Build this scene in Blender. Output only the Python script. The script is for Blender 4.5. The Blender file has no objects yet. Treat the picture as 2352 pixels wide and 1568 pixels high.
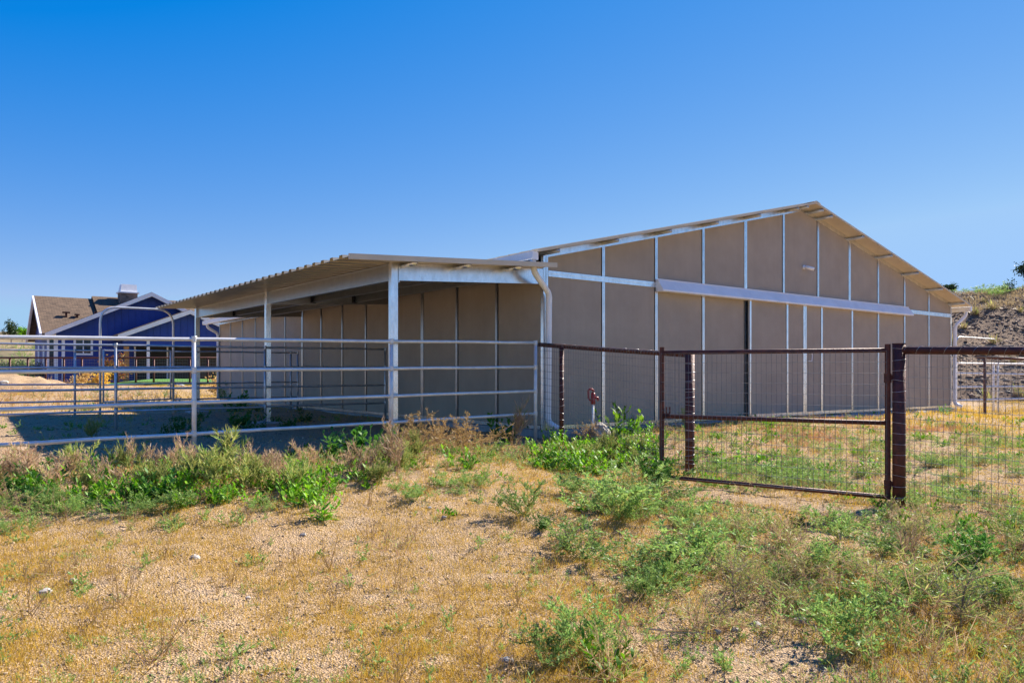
import bpy, math, random
import numpy as np
from mathutils import Vector, Matrix
random.seed(7); RNG = np.random.default_rng(7)
scene = bpy.context.scene
COL = scene.collection
R = math.radians

# ------------------------------------------------------------------ camera constants
F, YH, CX, CZ = 1734.5, 862.7, 1176.0, 1.30        # focal length and horizon measured on the photo (2352 px wide)
TH = R(36.86)                                       # heading of the barn's end wall
BX, BY, BZ = 0.486, 11.70, 0.459                    # barn's near corner, at wall base
Uc, Us = math.cos(TH), math.sin(TH)

def W(u, v, z=0.0):                                 # barn axes -> world
    return Vector((BX + u*Uc - v*Us, BY + u*Us + v*Uc, z))
def to_uv(x, y):
    dx, dy = x-BX, y-BY
    return dx*Uc + dy*Us, -dx*Us + dy*Uc
def at(px, py, y):                                  # point seen at a pixel, y metres away
    return Vector(((px-CX)/F*y, y, CZ + (YH-py)/F*y))
def at_v(px, py, v):                                # the same on the vertical plane v = const of the barn axes
    t = (px-CX)/F
    u = (t*(BY+v*Uc) - BX + v*Us)/(Uc - t*Us)
    y = BY + u*Us + v*Uc
    return at(px, py, y)

# ------------------------------------------------------------------ noise + terrain (numpy)
def _h(ix, iy, s):
    n = (ix.astype(np.int64)*374761393 + iy.astype(np.int64)*668265263 + s*1442695041) & 0x7fffffff
    n = ((n ^ (n >> 13))*1274126177) & 0x7fffffff
    return ((n ^ (n >> 16)) & 0xffff)/65535.0
def vn(x, y, s=0):
    x = np.asarray(x, float); y = np.asarray(y, float)
    ix, iy = np.floor(x), np.floor(y); fx, fy = x-ix, y-iy
    fx = fx*fx*(3-2*fx); fy = fy*fy*(3-2*fy)
    a, b = _h(ix, iy, s), _h(ix+1, iy, s); c, d = _h(ix, iy+1, s), _h(ix+1, iy+1, s)
    return (a*(1-fx)+b*fx)*(1-fy) + (c*(1-fx)+d*fx)*fy
def fbm(x, y, s=0, o=4):
    t, a, n = 0.0, 1.0, 0.0
    for k in range(o):
        t = t + a*vn(np.asarray(x)*2**k, np.asarray(y)*2**k, s+17*k); n += a; a *= .5
    return t/n
CP = np.array([(0,-6,-.1),(0,0,-.1),(0,4,-.06),(-4,4,.10),(-8,4,.25),(4,3,-.12),(9,4,-.1),(3.73,7.28,.03),(2.2,9.3,.06),(.73,11.05,.27),(.3,11.5,.36),
  (-3.6,8.7,.36),(-1.6,10.1,.42),(-5.2,8.2,.36),(-10,9,.40),(-4.56,14.1,.42),(-7.5,18,.42),(-5.4,19.6,.44),(-9.9,25.5,.45),(-11,15,.46),
  (2.0,12.5,.40),(4.2,14.3,.43),(6,15.6,.41),(9,18,.42),(11.7,20.1,.40),(6,10.5,.18),(9,12,.15),(12.5,19.6,.18),(15,22,.20),(12,14,.12),(22,28,.25),(30,30,.25),
  (-15,28,.55),(-22,22,.5),(-25,42,.80),(-15,42,.80),(-28,50,.85),(-50,45,.85),(-10,60,.85),(20,70,.5),(60,60,.4),(-80,100,.9),(0,140,.6),(100,140,.5)])
def terr(x, y):
    x = np.asarray(x, float); y = np.asarray(y, float)
    num = np.zeros_like(x); den = np.zeros_like(x)
    for cx, cy, cz in CP:
        d2 = (x-cx)**2 + (y-cy)**2
        w = 1.0/(d2 + .35)**1.7
        num += w*cz; den += w
    z = num/den
    ud, vd = to_uv(x, y)
    z = z + (fbm(x*.8, y*.8, 3, 3)-.5)*.07
    return z
def tz(x, y): return float(terr(np.array([x]), np.array([y]))[0])
def gp(px, py):                                     # where the line of sight through a pixel meets the ground
    y = np.linspace(2.2, 60, 4000)
    x = (px-CX)/F*y; z = CZ + (YH-py)/F*y
    k = np.argmax(z < terr(x, y))
    return float(x[k]), float(y[k])

# ------------------------------------------------------------------ materials
def new_mat(name):
    m = bpy.data.materials.new(name); m.use_nodes = True
    nt = m.node_tree; b = nt.nodes['Principled BSDF']
    return m, nt, b
def mat(name, c, rough=.6, metal=0., var=.12, scale=6., bump=0., bscale=60., c2=None, stretch=None, spec=.5):
    m, nt, b = new_mat(name); N, L = nt.nodes, nt.links
    tc = N.new('ShaderNodeTexCoord'); mp = N.new('ShaderNodeMapping'); L.new(tc.outputs['Object'], mp.inputs[0])
    if stretch: mp.inputs['Scale'].default_value = stretch
    n = N.new('ShaderNodeTexNoise'); n.inputs['Scale'].default_value = scale; n.inputs['Detail'].default_value = 6; n.inputs['Roughness'].default_value = .65
    L.new(mp.outputs[0], n.inputs['Vector'])
    r = N.new('ShaderNodeValToRGB'); r.color_ramp.elements[0].position = .3; r.color_ramp.elements[1].position = .7
    c2 = c2 or tuple(x*(1-var*2) for x in c)
    r.color_ramp.elements[0].color = (*c2, 1); r.color_ramp.elements[1].color = (*[min(1, x*(1+var)) for x in c], 1)
    L.new(n.outputs['Fac'], r.inputs[0]); L.new(r.outputs[0], b.inputs['Base Color'])
    b.inputs['Roughness'].default_value = rough; b.inputs['Metallic'].default_value = metal
    b.inputs['Specular IOR Level'].default_value = spec
    if bump:
        n2 = N.new('ShaderNodeTexNoise'); n2.inputs['Scale'].default_value = bscale; n2.inputs['Detail'].default_value = 5
        L.new(mp.outputs[0], n2.inputs['Vector'])
        bp = N.new('ShaderNodeBump'); bp.inputs['Strength'].default_value = bump; bp.inputs['Distance'].default_value = .02
        L.new(n2.outputs['Fac'], bp.inputs['Height']); L.new(bp.outputs[0], b.inputs['Normal'])
    return m
def leafmat(name, ca, cb, transl=.35, rough=.5):
    m, nt, b = new_mat(name); N, L = nt.nodes, nt.links
    g = N.new('ShaderNodeNewGeometry'); oi = N.new('ShaderNodeObjectInfo')
    mx = N.new('ShaderNodeMix'); mx.data_type = 'RGBA'
    mx.inputs[6].default_value = (*ca, 1); mx.inputs[7].default_value = (*cb, 1)
    L.new(g.outputs['Random Per Island'], mx.inputs[0])
    hs = N.new('ShaderNodeHueSaturation'); L.new(mx.outputs[2], hs.inputs['Color'])
    mr = N.new('ShaderNodeMapRange'); mr.inputs[3].default_value = .7; mr.inputs[4].default_value = 1.25
    L.new(oi.outputs['Random'], mr.inputs[0]); L.new(mr.outputs[0], hs.inputs['Value'])
    L.new(hs.outputs[0], b.inputs['Base Color']); b.inputs['Roughness'].default_value = rough
    b.inputs['Specular IOR Level'].default_value = .3
    t = N.new('ShaderNodeBsdfTranslucent'); L.new(hs.outputs[0], t.inputs['Color'])
    ms = N.new('ShaderNodeMixShader'); ms.inputs[0].default_value = transl
    L.new(b.outputs[0], ms.inputs[1]); L.new(t.outputs[0], ms.inputs[2])
    L.new(ms.outputs[0], N['Material Output'].inputs[0])
    return m
M = {}
M['galv'] = mat('galvanized_steel', (.80,.83,.86), .27, 1.0, .10, 14, .04, 40, stretch=(1,1,.4))
M['galv_shaded'] = mat('shaded_galvanized', (.40,.415,.43), .30, 1., .06, 9, .03, 40)  # darker copy of the galvanized steel, shade under the shelter put into its colour
M['pipe'] = mat('painted_pipe', (.78,.75,.70), .42, .35, .10, 5, .06, 70)
M['pipe_dark'] = mat('shaded_pipe', (.52,.53,.54), .40, .65, .15, 5)  # darker copy of the corral pipe with shade painted into the base colour
M['panel'] = mat('tan_panel', (.405,.335,.258), .75, 0, .06, 1.6, .12, 220, spec=.25)
def splash(m):                                       # dust thrown up along the foot of the panels, faint rain streaks
    N, L = m.node_tree.nodes, m.node_tree.links; b = N['Principled BSDF']; src = b.inputs['Base Color'].links[0].from_socket
    tc = N.new('ShaderNodeTexCoord'); sp = N.new('ShaderNodeSeparateXYZ'); L.new(tc.outputs['Object'], sp.inputs[0])
    n = N.new('ShaderNodeTexNoise'); n.inputs['Scale'].default_value = 5; n.inputs['Detail'].default_value = 7; L.new(tc.outputs['Object'], n.inputs['Vector'])
    mr = N.new('ShaderNodeMapRange'); mr.inputs[1].default_value = .62; mr.inputs[2].default_value = 0.; L.new(sp.outputs[2], mr.inputs[0])
    mu = N.new('ShaderNodeMath'); mu.operation = 'MULTIPLY'; L.new(mr.outputs[0], mu.inputs[0]); L.new(n.outputs['Fac'], mu.inputs[1])
    mx = N.new('ShaderNodeMix'); mx.data_type = 'RGBA'; L.new(mu.outputs[0], mx.inputs[0]); L.new(src, mx.inputs[6]); mx.inputs[7].default_value = (.50,.38,.25,1)
    mp = N.new('ShaderNodeMapping'); mp.inputs['Scale'].default_value = (14,14,.5); L.new(tc.outputs['Object'], mp.inputs[0])
    n2 = N.new('ShaderNodeTexNoise'); n2.inputs['Scale'].default_value = 1; n2.inputs['Detail'].default_value = 4; L.new(mp.outputs[0], n2.inputs['Vector'])
    r = N.new('ShaderNodeValToRGB'); r.color_ramp.elements[0].position = .3; r.color_ramp.elements[0].color = (.975,.97,.965,1); r.color_ramp.elements[1].position = .6; L.new(n2.outputs['Fac'], r.inputs[0])
    m2 = N.new('ShaderNodeMix'); m2.data_type = 'RGBA'; m2.blend_type = 'MULTIPLY'; m2.inputs[0].default_value = 1.; L.new(mx.outputs[2], m2.inputs[6]); L.new(r.outputs[0], m2.inputs[7])
    L.new(m2.outputs[2], b.inputs['Base Color'])
splash(M['panel'])
M['gap'] = mat('dark_gap', (.03,.03,.032), .8)
M['white'] = mat('white_metal', (.88,.87,.85), .42, 0, .05, 3)
M['rooftan'] = mat('tan_roof_sheet', (.43,.355,.25), .35, .45, .08, 3, .05, 40)
M['soffit'] = mat('roof_edge_tan', (.62,.52,.37), .5, .05, .06, 3)
M['concrete'] = mat('concrete', (.42,.41,.39), .9, 0, .15, 7, .3, 50)
M['rust'] = mat('rusty_pipe', (.12,.030,.014), .6, .15, .25, 14, .25, 60, c2=(.035,.010,.008))
M['wire'] = mat('galvanized_wire', (.17,.17,.17), .5, .3, .2, 20)
M['tie'] = mat('sunlit_tie_wire', (.55,.54,.52), .4, .5, .2, 20)  # same wire as the mesh, sun-side brightness put into its colour
M['red'] = mat('red_paint', (.32,.016,.014), .4, 0, .15, 20)
M['black'] = mat('black_plastic', (.02,.02,.022), .35)
M['blue'] = mat('blue_siding', (.007,.040,.27), .55, 0, .08, 2, .05, 30)
M['trim'] = mat('white_trim', (.80,.79,.80), .55, 0, .05, 2)
M['glass'] = mat('window_glass', (.03,.04,.05), .06, 0, .1, 2)
M['wood'] = mat('orange_wood', (.42,.20,.06), .6, 0, .2, 6, .1, 30, stretch=(4,4,.4))
M['dark'] = mat('dark_interior', (.03,.028,.027), .9)

def shingle():
    m, nt, b = new_mat('brown_shingles'); N, L = nt.nodes, nt.links
    tc = N.new('ShaderNodeTexCoord'); br = N.new('ShaderNodeTexBrick'); L.new(tc.outputs['UV'], br.inputs[0])
    br.inputs['Scale'].default_value = 1.; br.inputs['Brick Width'].default_value = .34; br.inputs['Row Height'].default_value = .16; br.inputs['Mortar Size'].default_value = .012
    br.inputs['Color1'].default_value = (.215,.145,.095,1); br.inputs['Color2'].default_value = (.14,.098,.068,1); br.inputs['Mortar'].default_value = (.07,.05,.035,1)
    n = N.new('ShaderNodeTexNoise'); n.inputs['Scale'].default_value = 3.; n.inputs['Detail'].default_value = 6; L.new(tc.outputs['UV'], n.inputs[0])
    mx = N.new('ShaderNodeMix'); mx.data_type = 'RGBA'; mx.blend_type = 'MULTIPLY'; mx.inputs[0].default_value = .6
    L.new(br.outputs[0], mx.inputs[6]); rp = N.new('ShaderNodeValToRGB'); rp.color_ramp.elements[0].color = (.5,.5,.5,1); rp.color_ramp.elements[0].position=.3; rp.color_ramp.elements[1].position=.7
    L.new(n.outputs['Fac'], rp.inputs[0]); L.new(rp.outputs[0], mx.inputs[7]); L.new(mx.outputs[2], b.inputs['Base Color'])
    b.inputs['Roughness'].default_value = .9; b.inputs['Specular IOR Level'].default_value = .2
    return m
M['shingle'] = shingle()
def stonemat():
    m, nt, b = new_mat('chimney_stone'); N, L = nt.nodes, nt.links
    tc = N.new('ShaderNodeTexCoord'); mp = N.new('ShaderNodeMapping'); mp.inputs['Scale'].default_value = (3.2,3.2,7); L.new(tc.outputs['Object'], mp.inputs[0])
    v = N.new('ShaderNodeTexVoronoi'); v.feature = 'F1'; v.inputs['Scale'].default_value = 1; L.new(mp.outputs[0], v.inputs['Vector'])
    r = N.new('ShaderNodeValToRGB'); r.color_ramp.elements[0].color = (.06,.045,.04,1); r.color_ramp.elements[1].color = (.34,.25,.19,1)
    L.new(v.outputs['Color'], r.inputs[0]); L.new(r.outputs[0], b.inputs['Base Color']); b.inputs['Roughness'].default_value = .9
    return m
M['stone'] = stonemat()
def groundmat(name, sand, dirt, pale, speck):
    m, nt, b = new_mat(name); N, L = nt.nodes, nt.links
    g = N.new('ShaderNodeNewGeometry')
    def noise(s, d=6, ro=.6):
        n = N.new('ShaderNodeTexNoise'); n.inputs['Scale'].default_value = s; n.inputs['Detail'].default_value = d; n.inputs['Roughness'].default_value = ro
        L.new(g.outputs['Position'], n.inputs['Vector']); return n.outputs['Fac']
    def ramp(f, a, b_, ca, cb):
        r = N.new('ShaderNodeValToRGB'); e = r.color_ramp.elements
        e[0].position, e[1].position = a, b_; e[0].color, e[1].color = (*ca, 1), (*cb, 1); L.new(f, r.inputs[0]); return r.outputs[0]
    def mix(f, a, b_, bt='MIX'):
        x = N.new('ShaderNodeMix'); x.data_type = 'RGBA'; x.blend_type = bt
        if isinstance(f, float): x.inputs[0].default_value = f
        else: L.new(f, x.inputs[0])
        L.new(a, x.inputs[6]); L.new(b_, x.inputs[7]); return x.outputs[2]
    base = ramp(noise(.9), .36, .64, dirt, sand)
    fine = ramp(noise(38, 8, .75), .35, .68, tuple(x*.6 for x in dirt), pale)
    c = mix(.5, base, fine)
    vo = N.new('ShaderNodeTexVoronoi'); vo.inputs['Scale'].default_value = 85; L.new(g.outputs['Position'], vo.inputs['Vector'])
    vs = N.new('ShaderNodeSeparateColor'); L.new(vo.outputs['Color'], vs.inputs[0])
    grain = ramp(vs.outputs[0], .05, .95, (.62,.60,.58), (1.25,1.22,1.18))
    c = mix(.75, c, grain, 'MULTIPLY')
    sp = ramp(noise(95, 3, .6), .60, .68, (1,1,1), speck)  # dark specks paint the tiny shadows between grains into the colour
    c = mix(.55, c, sp, 'MULTIPLY')
    L.new(c, b.inputs['Base Color']); b.inputs['Roughness'].default_value = .95; b.inputs['Specular IOR Level'].default_value = .15
    bp = N.new('ShaderNodeBump'); bp.inputs['Strength'].default_value = 1.; bp.inputs['Distance'].default_value = .016
    ad = N.new('ShaderNodeMath'); ad.operation = 'ADD'; L.new(noise(45, 8, .75), ad.inputs[0]); L.new(vo.outputs['Distance'], ad.inputs[1])
    L.new(ad.outputs[0], bp.inputs['Height']); L.new(bp.outputs[0], b.inputs['Normal'])
    return m
M['ground'] = groundmat('sandy_ground', (.57,.405,.245), (.47,.305,.155), (.68,.51,.35), (.28,.23,.18))
M['hill'] = groundmat('gravel_slope', (.25,.165,.105), (.13,.08,.05), (.40,.29,.20), (.25,.22,.2))
M['lawn'] = mat('green_lawn', (.10,.26,.03), .9, 0, .3, 8, .4, 60)
M['rock'] = mat('pale_rock', (.46,.41,.35), .9, 0, .22, 9, .6, 22)
M['rockg'] = mat('grey_rock', (.30,.29,.28), .9, 0, .25, 30, .6, 60)
M['pebble'] = leafmat('pebble_mix', (.60,.45,.29), (.24,.18,.13), 0., .9)
M['scree'] = leafmat('scree_mix', (.34,.24,.16), (.10,.07,.05), 0., .9)
M['greytwig'] = leafmat('grey_dead_twigs', (.42,.37,.31), (.14,.11,.09), 0., .9)
M['straw'] = leafmat('straw_litter', (.50,.40,.28), (.26,.20,.15), .1, .8)
M['leafy'] = leafmat('leafy_green', (.075,.27,.008), (.26,.48,.02), .45)
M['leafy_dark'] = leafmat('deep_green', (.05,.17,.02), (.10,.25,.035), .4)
M['feather'] = leafmat('feathery_green', (.14,.29,.07), (.33,.44,.11), .45)
M['wisp'] = leafmat('wispy_green', (.24,.32,.05), (.48,.43,.15), .4)
M['tan'] = leafmat('dry_seed_heads', (.58,.40,.26), (.44,.29,.17), .35)
M['bankgrass'] = leafmat('bleached_bank_grass', (.46,.35,.19), (.34,.25,.13), .3)
M['gold'] = leafmat('golden_dry_grass', (.70,.44,.04), (.56,.38,.075), .4)
M['goldb'] = leafmat('brown_dry_bush', (.58,.39,.13), (.46,.30,.11), .35)
M['orange'] = leafmat('reddish_dry_grass', (.62,.26,.11), (.58,.36,.17), .35)
M['bark'] = mat('grey_bark', (.22,.17,.13), .9, 0, .2, 20, .3, 40)
M['treeleaf'] = leafmat('tree_leaf', (.035,.075,.025), (.06,.10,.035), .2)
M['bloom'] = leafmat('flowering_leaf', (.28,.20,.03), (.30,.06,.02), .3)

# ------------------------------------------------------------------ mesh builder
class MB:
    def __init__(s): s.v, s.f, s.uv = [], [], None
    def quad(s, a, b, c, d):
        n = len(s.v); s.v += [tuple(a), tuple(b), tuple(c), tuple(d)]; s.f.append((n, n+1, n+2, n+3)); return s
    def tri(s, a, b, c):
        n = len(s.v); s.v += [tuple(a), tuple(b), tuple(c)]; s.f.append((n, n+1, n+2)); return s
    def hexa(s, p):                                  # eight corners: bottom ring, top ring
        n = len(s.v); s.v += [tuple(q) for q in p]
        for q in ((3,2,1,0),(4,5,6,7),(0,1,5,4),(1,2,6,5),(2,3,7,6),(3,0,4,7)): s.f.append(tuple(n+i for i in q))
        return s
    def box(s, x0, x1, y0, y1, z0, z1):
        return s.hexa([(x0,y0,z0),(x1,y0,z0),(x1,y1,z0),(x0,y1,z0),(x0,y0,z1),(x1,y0,z1),(x1,y1,z1),(x0,y1,z1)])
    def prism(s, poly, y0, y1):                      # polygon in (x, z) given counter-clockwise seen from -y, extruded along y
        n = len(s.v); k = len(poly)
        s.v += [(x, y0, z) for x, z in poly] + [(x, y1, z) for x, z in poly]
        s.f.append(tuple(range(n, n+k))); s.f.append(tuple(range(n+2*k-1, n+k-1, -1)))
        for i in range(k):
            j = (i+1) % k; s.f.append((n+j, n+i, n+k+i, n+k+j))
        return s
    def prism_x(s, poly, x0, x1):                    # polygon in (y, z), extruded along x
        n = len(s.v); k = len(poly)
        s.v += [(x0, y, z) for y, z in poly] + [(x1, y, z) for y, z in poly]
        s.f.append(tuple(range(n+k-1, n-1, -1))); s.f.append(tuple(range(n+k, n+2*k)))
        for i in range(k):
            j = (i+1) % k; s.f.append((n+i, n+j, n+k+j, n+k+i))
        return s
    def beam(s, p0, p1, w, h, up=(0,0,1)):           # rectangular bar from p0 to p1, w across, h along up
        p0, p1, up = Vector(p0), Vector(p1), Vector(up); d = (p1-p0).normalized()
        sd = d.cross(up).normalized(); u2 = sd.cross(d).normalized(); a, b = sd*w/2, u2*h/2
        return s.hexa([p0-a-b, p0+a-b, p1+a-b, p1-a-b, p0-a+b, p0+a+b, p1+a+b, p1-a+b])
    def tube(s, pts, r, seg=8, cap=True, r1=None):
        pts = [Vector(p) for p in pts]; n0 = len(s.v); N = len(pts); ref = None
        for i, p in enumerate(pts):
            d = (pts[min(i+1, N-1)] - pts[max(i-1, 0)]).normalized()
            if ref is None: ref = Vector((0,0,1)) if abs(d.z) < .9 else Vector((1,0,0))
            a = d.cross(ref).normalized(); b = a.cross(d).normalized(); ref = b
            rr = r if r1 is None else r + (r1-r)*i/(N-1)
            for k in range(seg):
                t = 2*math.pi*k/seg; s.v.append(tuple(p + a*rr*math.cos(t) + b*rr*math.sin(t)))
        for i in range(N-1):
            for k in range(seg):
                k2 = (k+1) % seg; s.f.append((n0+i*seg+k, n0+i*seg+k2, n0+(i+1)*seg+k2, n0+(i+1)*seg+k))
        if cap:
            s.f.append(tuple(n0+seg-1-k for k in range(seg))); s.f.append(tuple(n0+(N-1)*seg+k for k in range(seg)))
        return s
    def ell(s, c, rx, ry, rz, seg=10, rings=6):
        n0 = len(s.v)
        for i in range(1, rings):
            a = math.pi*i/rings
            for k in range(seg):
                t = 2*math.pi*k/seg; s.v.append((c[0]+rx*math.sin(a)*math.cos(t), c[1]+ry*math.sin(a)*math.sin(t), c[2]+rz*math.cos(a)))
        s.v += [(c[0],c[1],c[2]+rz), (c[0],c[1],c[2]-rz)]; T = len(s.v)-2
        for i in range(rings-2):
            for k in range(seg):
                k2 = (k+1) % seg; s.f.append((n0+i*seg+k, n0+(i+1)*seg+k, n0+(i+1)*seg+k2, n0+i*seg+k2))
        for k in range(seg):
            k2 = (k+1) % seg; s.f.append((T, n0+k, n0+k2)); s.f.append((T+1, n0+(rings-2)*seg+k2, n0+(rings-2)*seg+k))
        return s
    def mesh(s, name, m, smooth=False):
        me = bpy.data.meshes.new(name); me.from_pydata(s.v, [], s.f); me.update()
        me.materials.append(m if not isinstance(m, str) else M[m])
        if smooth: me.polygons.foreach_set('use_smooth', [True]*len(me.polygons))
        return me
    def build(s, name, m, parent=None, smooth=False, bevel=0.):
        o = bpy.data.objects.new(name, s.mesh(name, m, smooth)); COL.objects.link(o); o.parent = parent
        if bevel:
            b = o.modifiers.new('Bevel', 'BEVEL'); b.width = bevel; b.segments = 2; b.limit_method = 'ANGLE'
        return o
def fast_mesh(name, V, Fa, m, smooth=False):         # V (n,3), Fa (k,3|4) arrays
    me = bpy.data.meshes.new(name); k = Fa.shape[1]
    me.vertices.add(len(V)); me.vertices.foreach_set('co', np.ascontiguousarray(V, np.float32).ravel())
    me.loops.add(Fa.size); me.loops.foreach_set('vertex_index', np.ascontiguousarray(Fa, np.int32).ravel())
    me.polygons.add(len(Fa)); me.polygons.foreach_set('loop_start', np.arange(0, Fa.size, k, dtype=np.int32))
    me.update(calc_edges=True); me.validate()
    me.materials.append(M[m] if isinstance(m, str) else m)
    if smooth: me.polygons.foreach_set('use_smooth', [True]*len(me.polygons))
    return me
def tag(o, label, cat, group=None):
    o['label'] = label; o['category'] = cat
    if group: o['group'] = group
    return o
def thing(name, label, cat, loc=(0,0,0), rz=0., group=None):
    o = bpy.data.objects.new(name, None); COL.objects.link(o); o.empty_display_size = .2
    o.location = loc; o.rotation_euler = (0, 0, rz); return tag(o, label, cat, group)
def structure(o): o['kind'] = 'structure'; return o
def stuff(o): o['kind'] = 'stuff'; return o
def arc(c, a, b, n=6):                               # quarter bend through corner c from point a to point b
    a, b, c = Vector(a), Vector(b), Vector(c)
    return [(1-t)**2*a + 2*t*(1-t)*c + t*t*b for t in (i/n for i in range(n+1))]

# ------------------------------------------------------------------ ground, hills, sky light
def axis(*segs):
    out = []
    for a, b, st in segs: out += list(np.arange(a, b, st))
    return np.array(out + [segs[-1][1]])
xs = axis((-600,-120,40),(-120,-40,5),(-40,-12,.8),(-12,-7,.2),(-7,8,.055),(8,14,.16),(14,40,.8),(40,120,5),(120,600,40))
ys = axis((-40,0,4),(0,2.4,.4),(2.4,8,.055),(8,14,.09),(14,24,.3),(24,60,1.2),(60,160,6),(160,1200,60))
GX, GY = np.meshgrid(xs, ys)
GZ = terr(GX, GY)
near = np.clip((16-GY)/6, 0, 1)
GZ = GZ + near*((fbm(GX*5, GY*5, 9, 3)-.5)*.045 + (fbm(GX*17, GY*17, 21, 2)-.5)*.016)
nx, ny = len(xs), len(ys)
I = (np.arange(ny-1)[:,None]*nx + np.arange(nx-1)[None,:]).ravel()
g = bpy.data.objects.new('ground', fast_mesh('ground', np.stack([GX, GY, GZ], -1).reshape(-1,3), np.stack([I, I+1, I+1+nx, I+nx], -1), 'ground', True))
COL.objects.link(g); structure(g)

def hill_z(x, y):                                    # the bank on the right, behind the barn
    top = 5.15 + (x-17)*.085 + np.clip((y-46)*.02, -.2, 1.5)
    base_y = 29.5 + (x-17)*.10
    t = np.clip((y-base_y)/13.5, 0, 1); t = np.where(t < .82, t*1.06, .869+ (t-.82)*.728)
    side = np.clip((x-11.5)/5.5, 0, 1); side = side*side*(3-2*side)
    z = .1 + t*top*side + (fbm(x*.5, y*.5, 31, 4)-.5)*.55*np.clip(t*6,0,1) + (fbm(x*2.6, y*2.6, 33, 3)-.5)*.22*np.clip(t*6,0,1)
    return z - .35*(1-np.clip(t*8,0,1))
hx = axis((8,40,.22),(40,110,1.2)); hy = axis((26,48,.22),(48,110,2.))
HX, HY = np.meshgrid(hx, hy); HZ = hill_z(HX, HY)
nx, ny = len(hx), len(hy); I = (np.arange(ny-1)[:,None]*nx + np.arange(nx-1)[None,:]).ravel()
h = bpy.data.objects.new('hillside', fast_mesh('hillside', np.stack([HX, HY, HZ], -1).reshape(-1,3), np.stack([I, I+1, I+1+nx, I+nx], -1), 'hill', True))
COL.objects.link(h); structure(h)
# low dry hills far left
dx = np.linspace(-330, -60, 60); dy = np.linspace(110, 260, 24); DX, DY = np.meshgrid(dx, dy)
DZ = np.sin(np.clip((DY-110)/150, 0, 1)*math.pi)*(7+9*fbm(DX*.02, DY*.02, 5, 3))*np.clip((-60-DX)/40, 0, 1) + .2
nx, ny = 60, 24; I = (np.arange(ny-1)[:,None]*nx + np.arange(nx-1)[None,:]).ravel()
h = bpy.data.objects.new('distant_hills', fast_mesh('distant_hills', np.stack([DX, DY, DZ], -1).reshape(-1,3), np.stack([I, I+1, I+1+nx, I+nx], -1), mat('dry_far_hills', (.26,.18,.095), .95, 0, .3, .12, c2=(.08,.075,.035)), True))
COL.objects.link(h); structure(h)

# ------------------------------------------------------------------ BARN (local axes: x along the end wall, y along the side wall)
PE, PS = 1.2720, 1.235; WU, LV = 11*PE, 14*PS
EAVE, RISE = 2.70, .2334; GIRT = 2.43
ztop = lambda u: EAVE + RISE*(u if u <= WU/2 else WU-u)
barn = thing('barn', 'long tan panelled gabled barn with galvanized studs, in the middle of the field', 'barn', (BX, BY, BZ), TH)
MB().prism([(.02,-.02),(WU-.02,-.02),(WU-.02,EAVE-.06),(WU/2,ztop(WU/2)-.06),(.02,EAVE-.06)], .035, LV-.035).build('core', 'gap', barn)
d = MB(); d.box(-.06, WU+.06, -.07, LV+.06, -.75, -.005); d.build('foundation', 'concrete', barn, bevel=.01)
SW = .060                                            # stud width
DOOR0, DOOR1 = 4, 7
for k in range(11):                                  # end wall panels, above and below the girt
    a, b = k*PE + SW/2 + .004, (k+1)*PE - SW/2 - .014
    if k == DOOR1: pass
    if k == 0: a = .085
    if k == 10: b = WU-.07
    mid = WU/2
    up = [(a, GIRT+.046), (b, GIRT+.046), (b, ztop(b)-.01)] + ([(mid, ztop(mid)-.01)] if a < mid < b else []) + [(a, ztop(a)-.01)]
    MB().prism(up, 0, .04).build('wall_panel', 'panel', barn)
    if not (DOOR0 <= k < DOOR1): MB().box(a, b, 0, .04, .07, GIRT-.046).build('wall_panel', 'panel', barn)
def stud(x, z0, z1, y=-.012, w=SW, up=None):
    s = MB(); s.box(x-w/2, x-.004, y, y+.04, z0, z1); s.box(x+.004, x+w/2, y, y+.04, z0, z1); s.box(x-.005, x+.005, y+.008, y+.04, z0, z1)
    s.build('wall_stud', 'galv', barn)
for k in range(1, 11):
    w = .085 if k in (4, 7) else SW
    stud(k*PE, GIRT+.05, ztop(k*PE)-.012, w=w)
    if k not in (5, 6): stud(k*PE, .06, GIRT-.05, w=w if k not in (4, 7) else SW)
c = MB(); c.box(-.012, .035, -.016, .05, -.0, EAVE+.0); c.box(.042, .082, -.016, .05, 0, EAVE+.01); c.build('corner_post', 'galv', barn)
c = MB(); c.box(WU-.068, WU-.03, -.016, .05, 0, EAVE+.01); c.box(WU-.024, WU+.012, -.016, .05, 0, EAVE); c.build('corner_post', 'galv', barn)
g_ = MB()
for x0, x1 in ((.085, 2*PE-.02), (9*PE+.0, WU-.07)):
    g_.box(x0, x1, -.020, .03, GIRT-.046, GIRT-.006); g_.box(x0, x1, -.020, .03, GIRT+.006, GIRT+.046); g_.box(x0, x1, -.012, .03, GIRT-.007, GIRT+.007)
    g_.build('girt', 'galv', barn); g_ = MB()
g_.box(2*PE, 9*PE, -.010, .03, GIRT-.046, GIRT+.046).build('girt', 'galv', barn)
for x0, x1 in ((.085, DOOR0*PE-.03), (DOOR1*PE+.03, WU-.07)):
    MB().box(x0, x1, -.022, .03, .005, .065).build('base_plate', 'galv', barn)
OV, OE, RG, RT = .33, .36, .068, .026
# rake trim under the roof
for sgn in (0, 1):
    f = (lambda u: u) if sgn == 0 else (lambda u: WU-u)
    s = MB(); a, b = f(.02), f(WU/2-.005)
    p = [(a, ztop(a)-.035), (b, ztop(b)-.035), (b, ztop(b)+RG-.004), (a, ztop(a)+RG-.004)]
    s.prism(p if sgn == 0 else p[::-1], -.014, .03).build('rake_trim', 'galv', barn)
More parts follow.
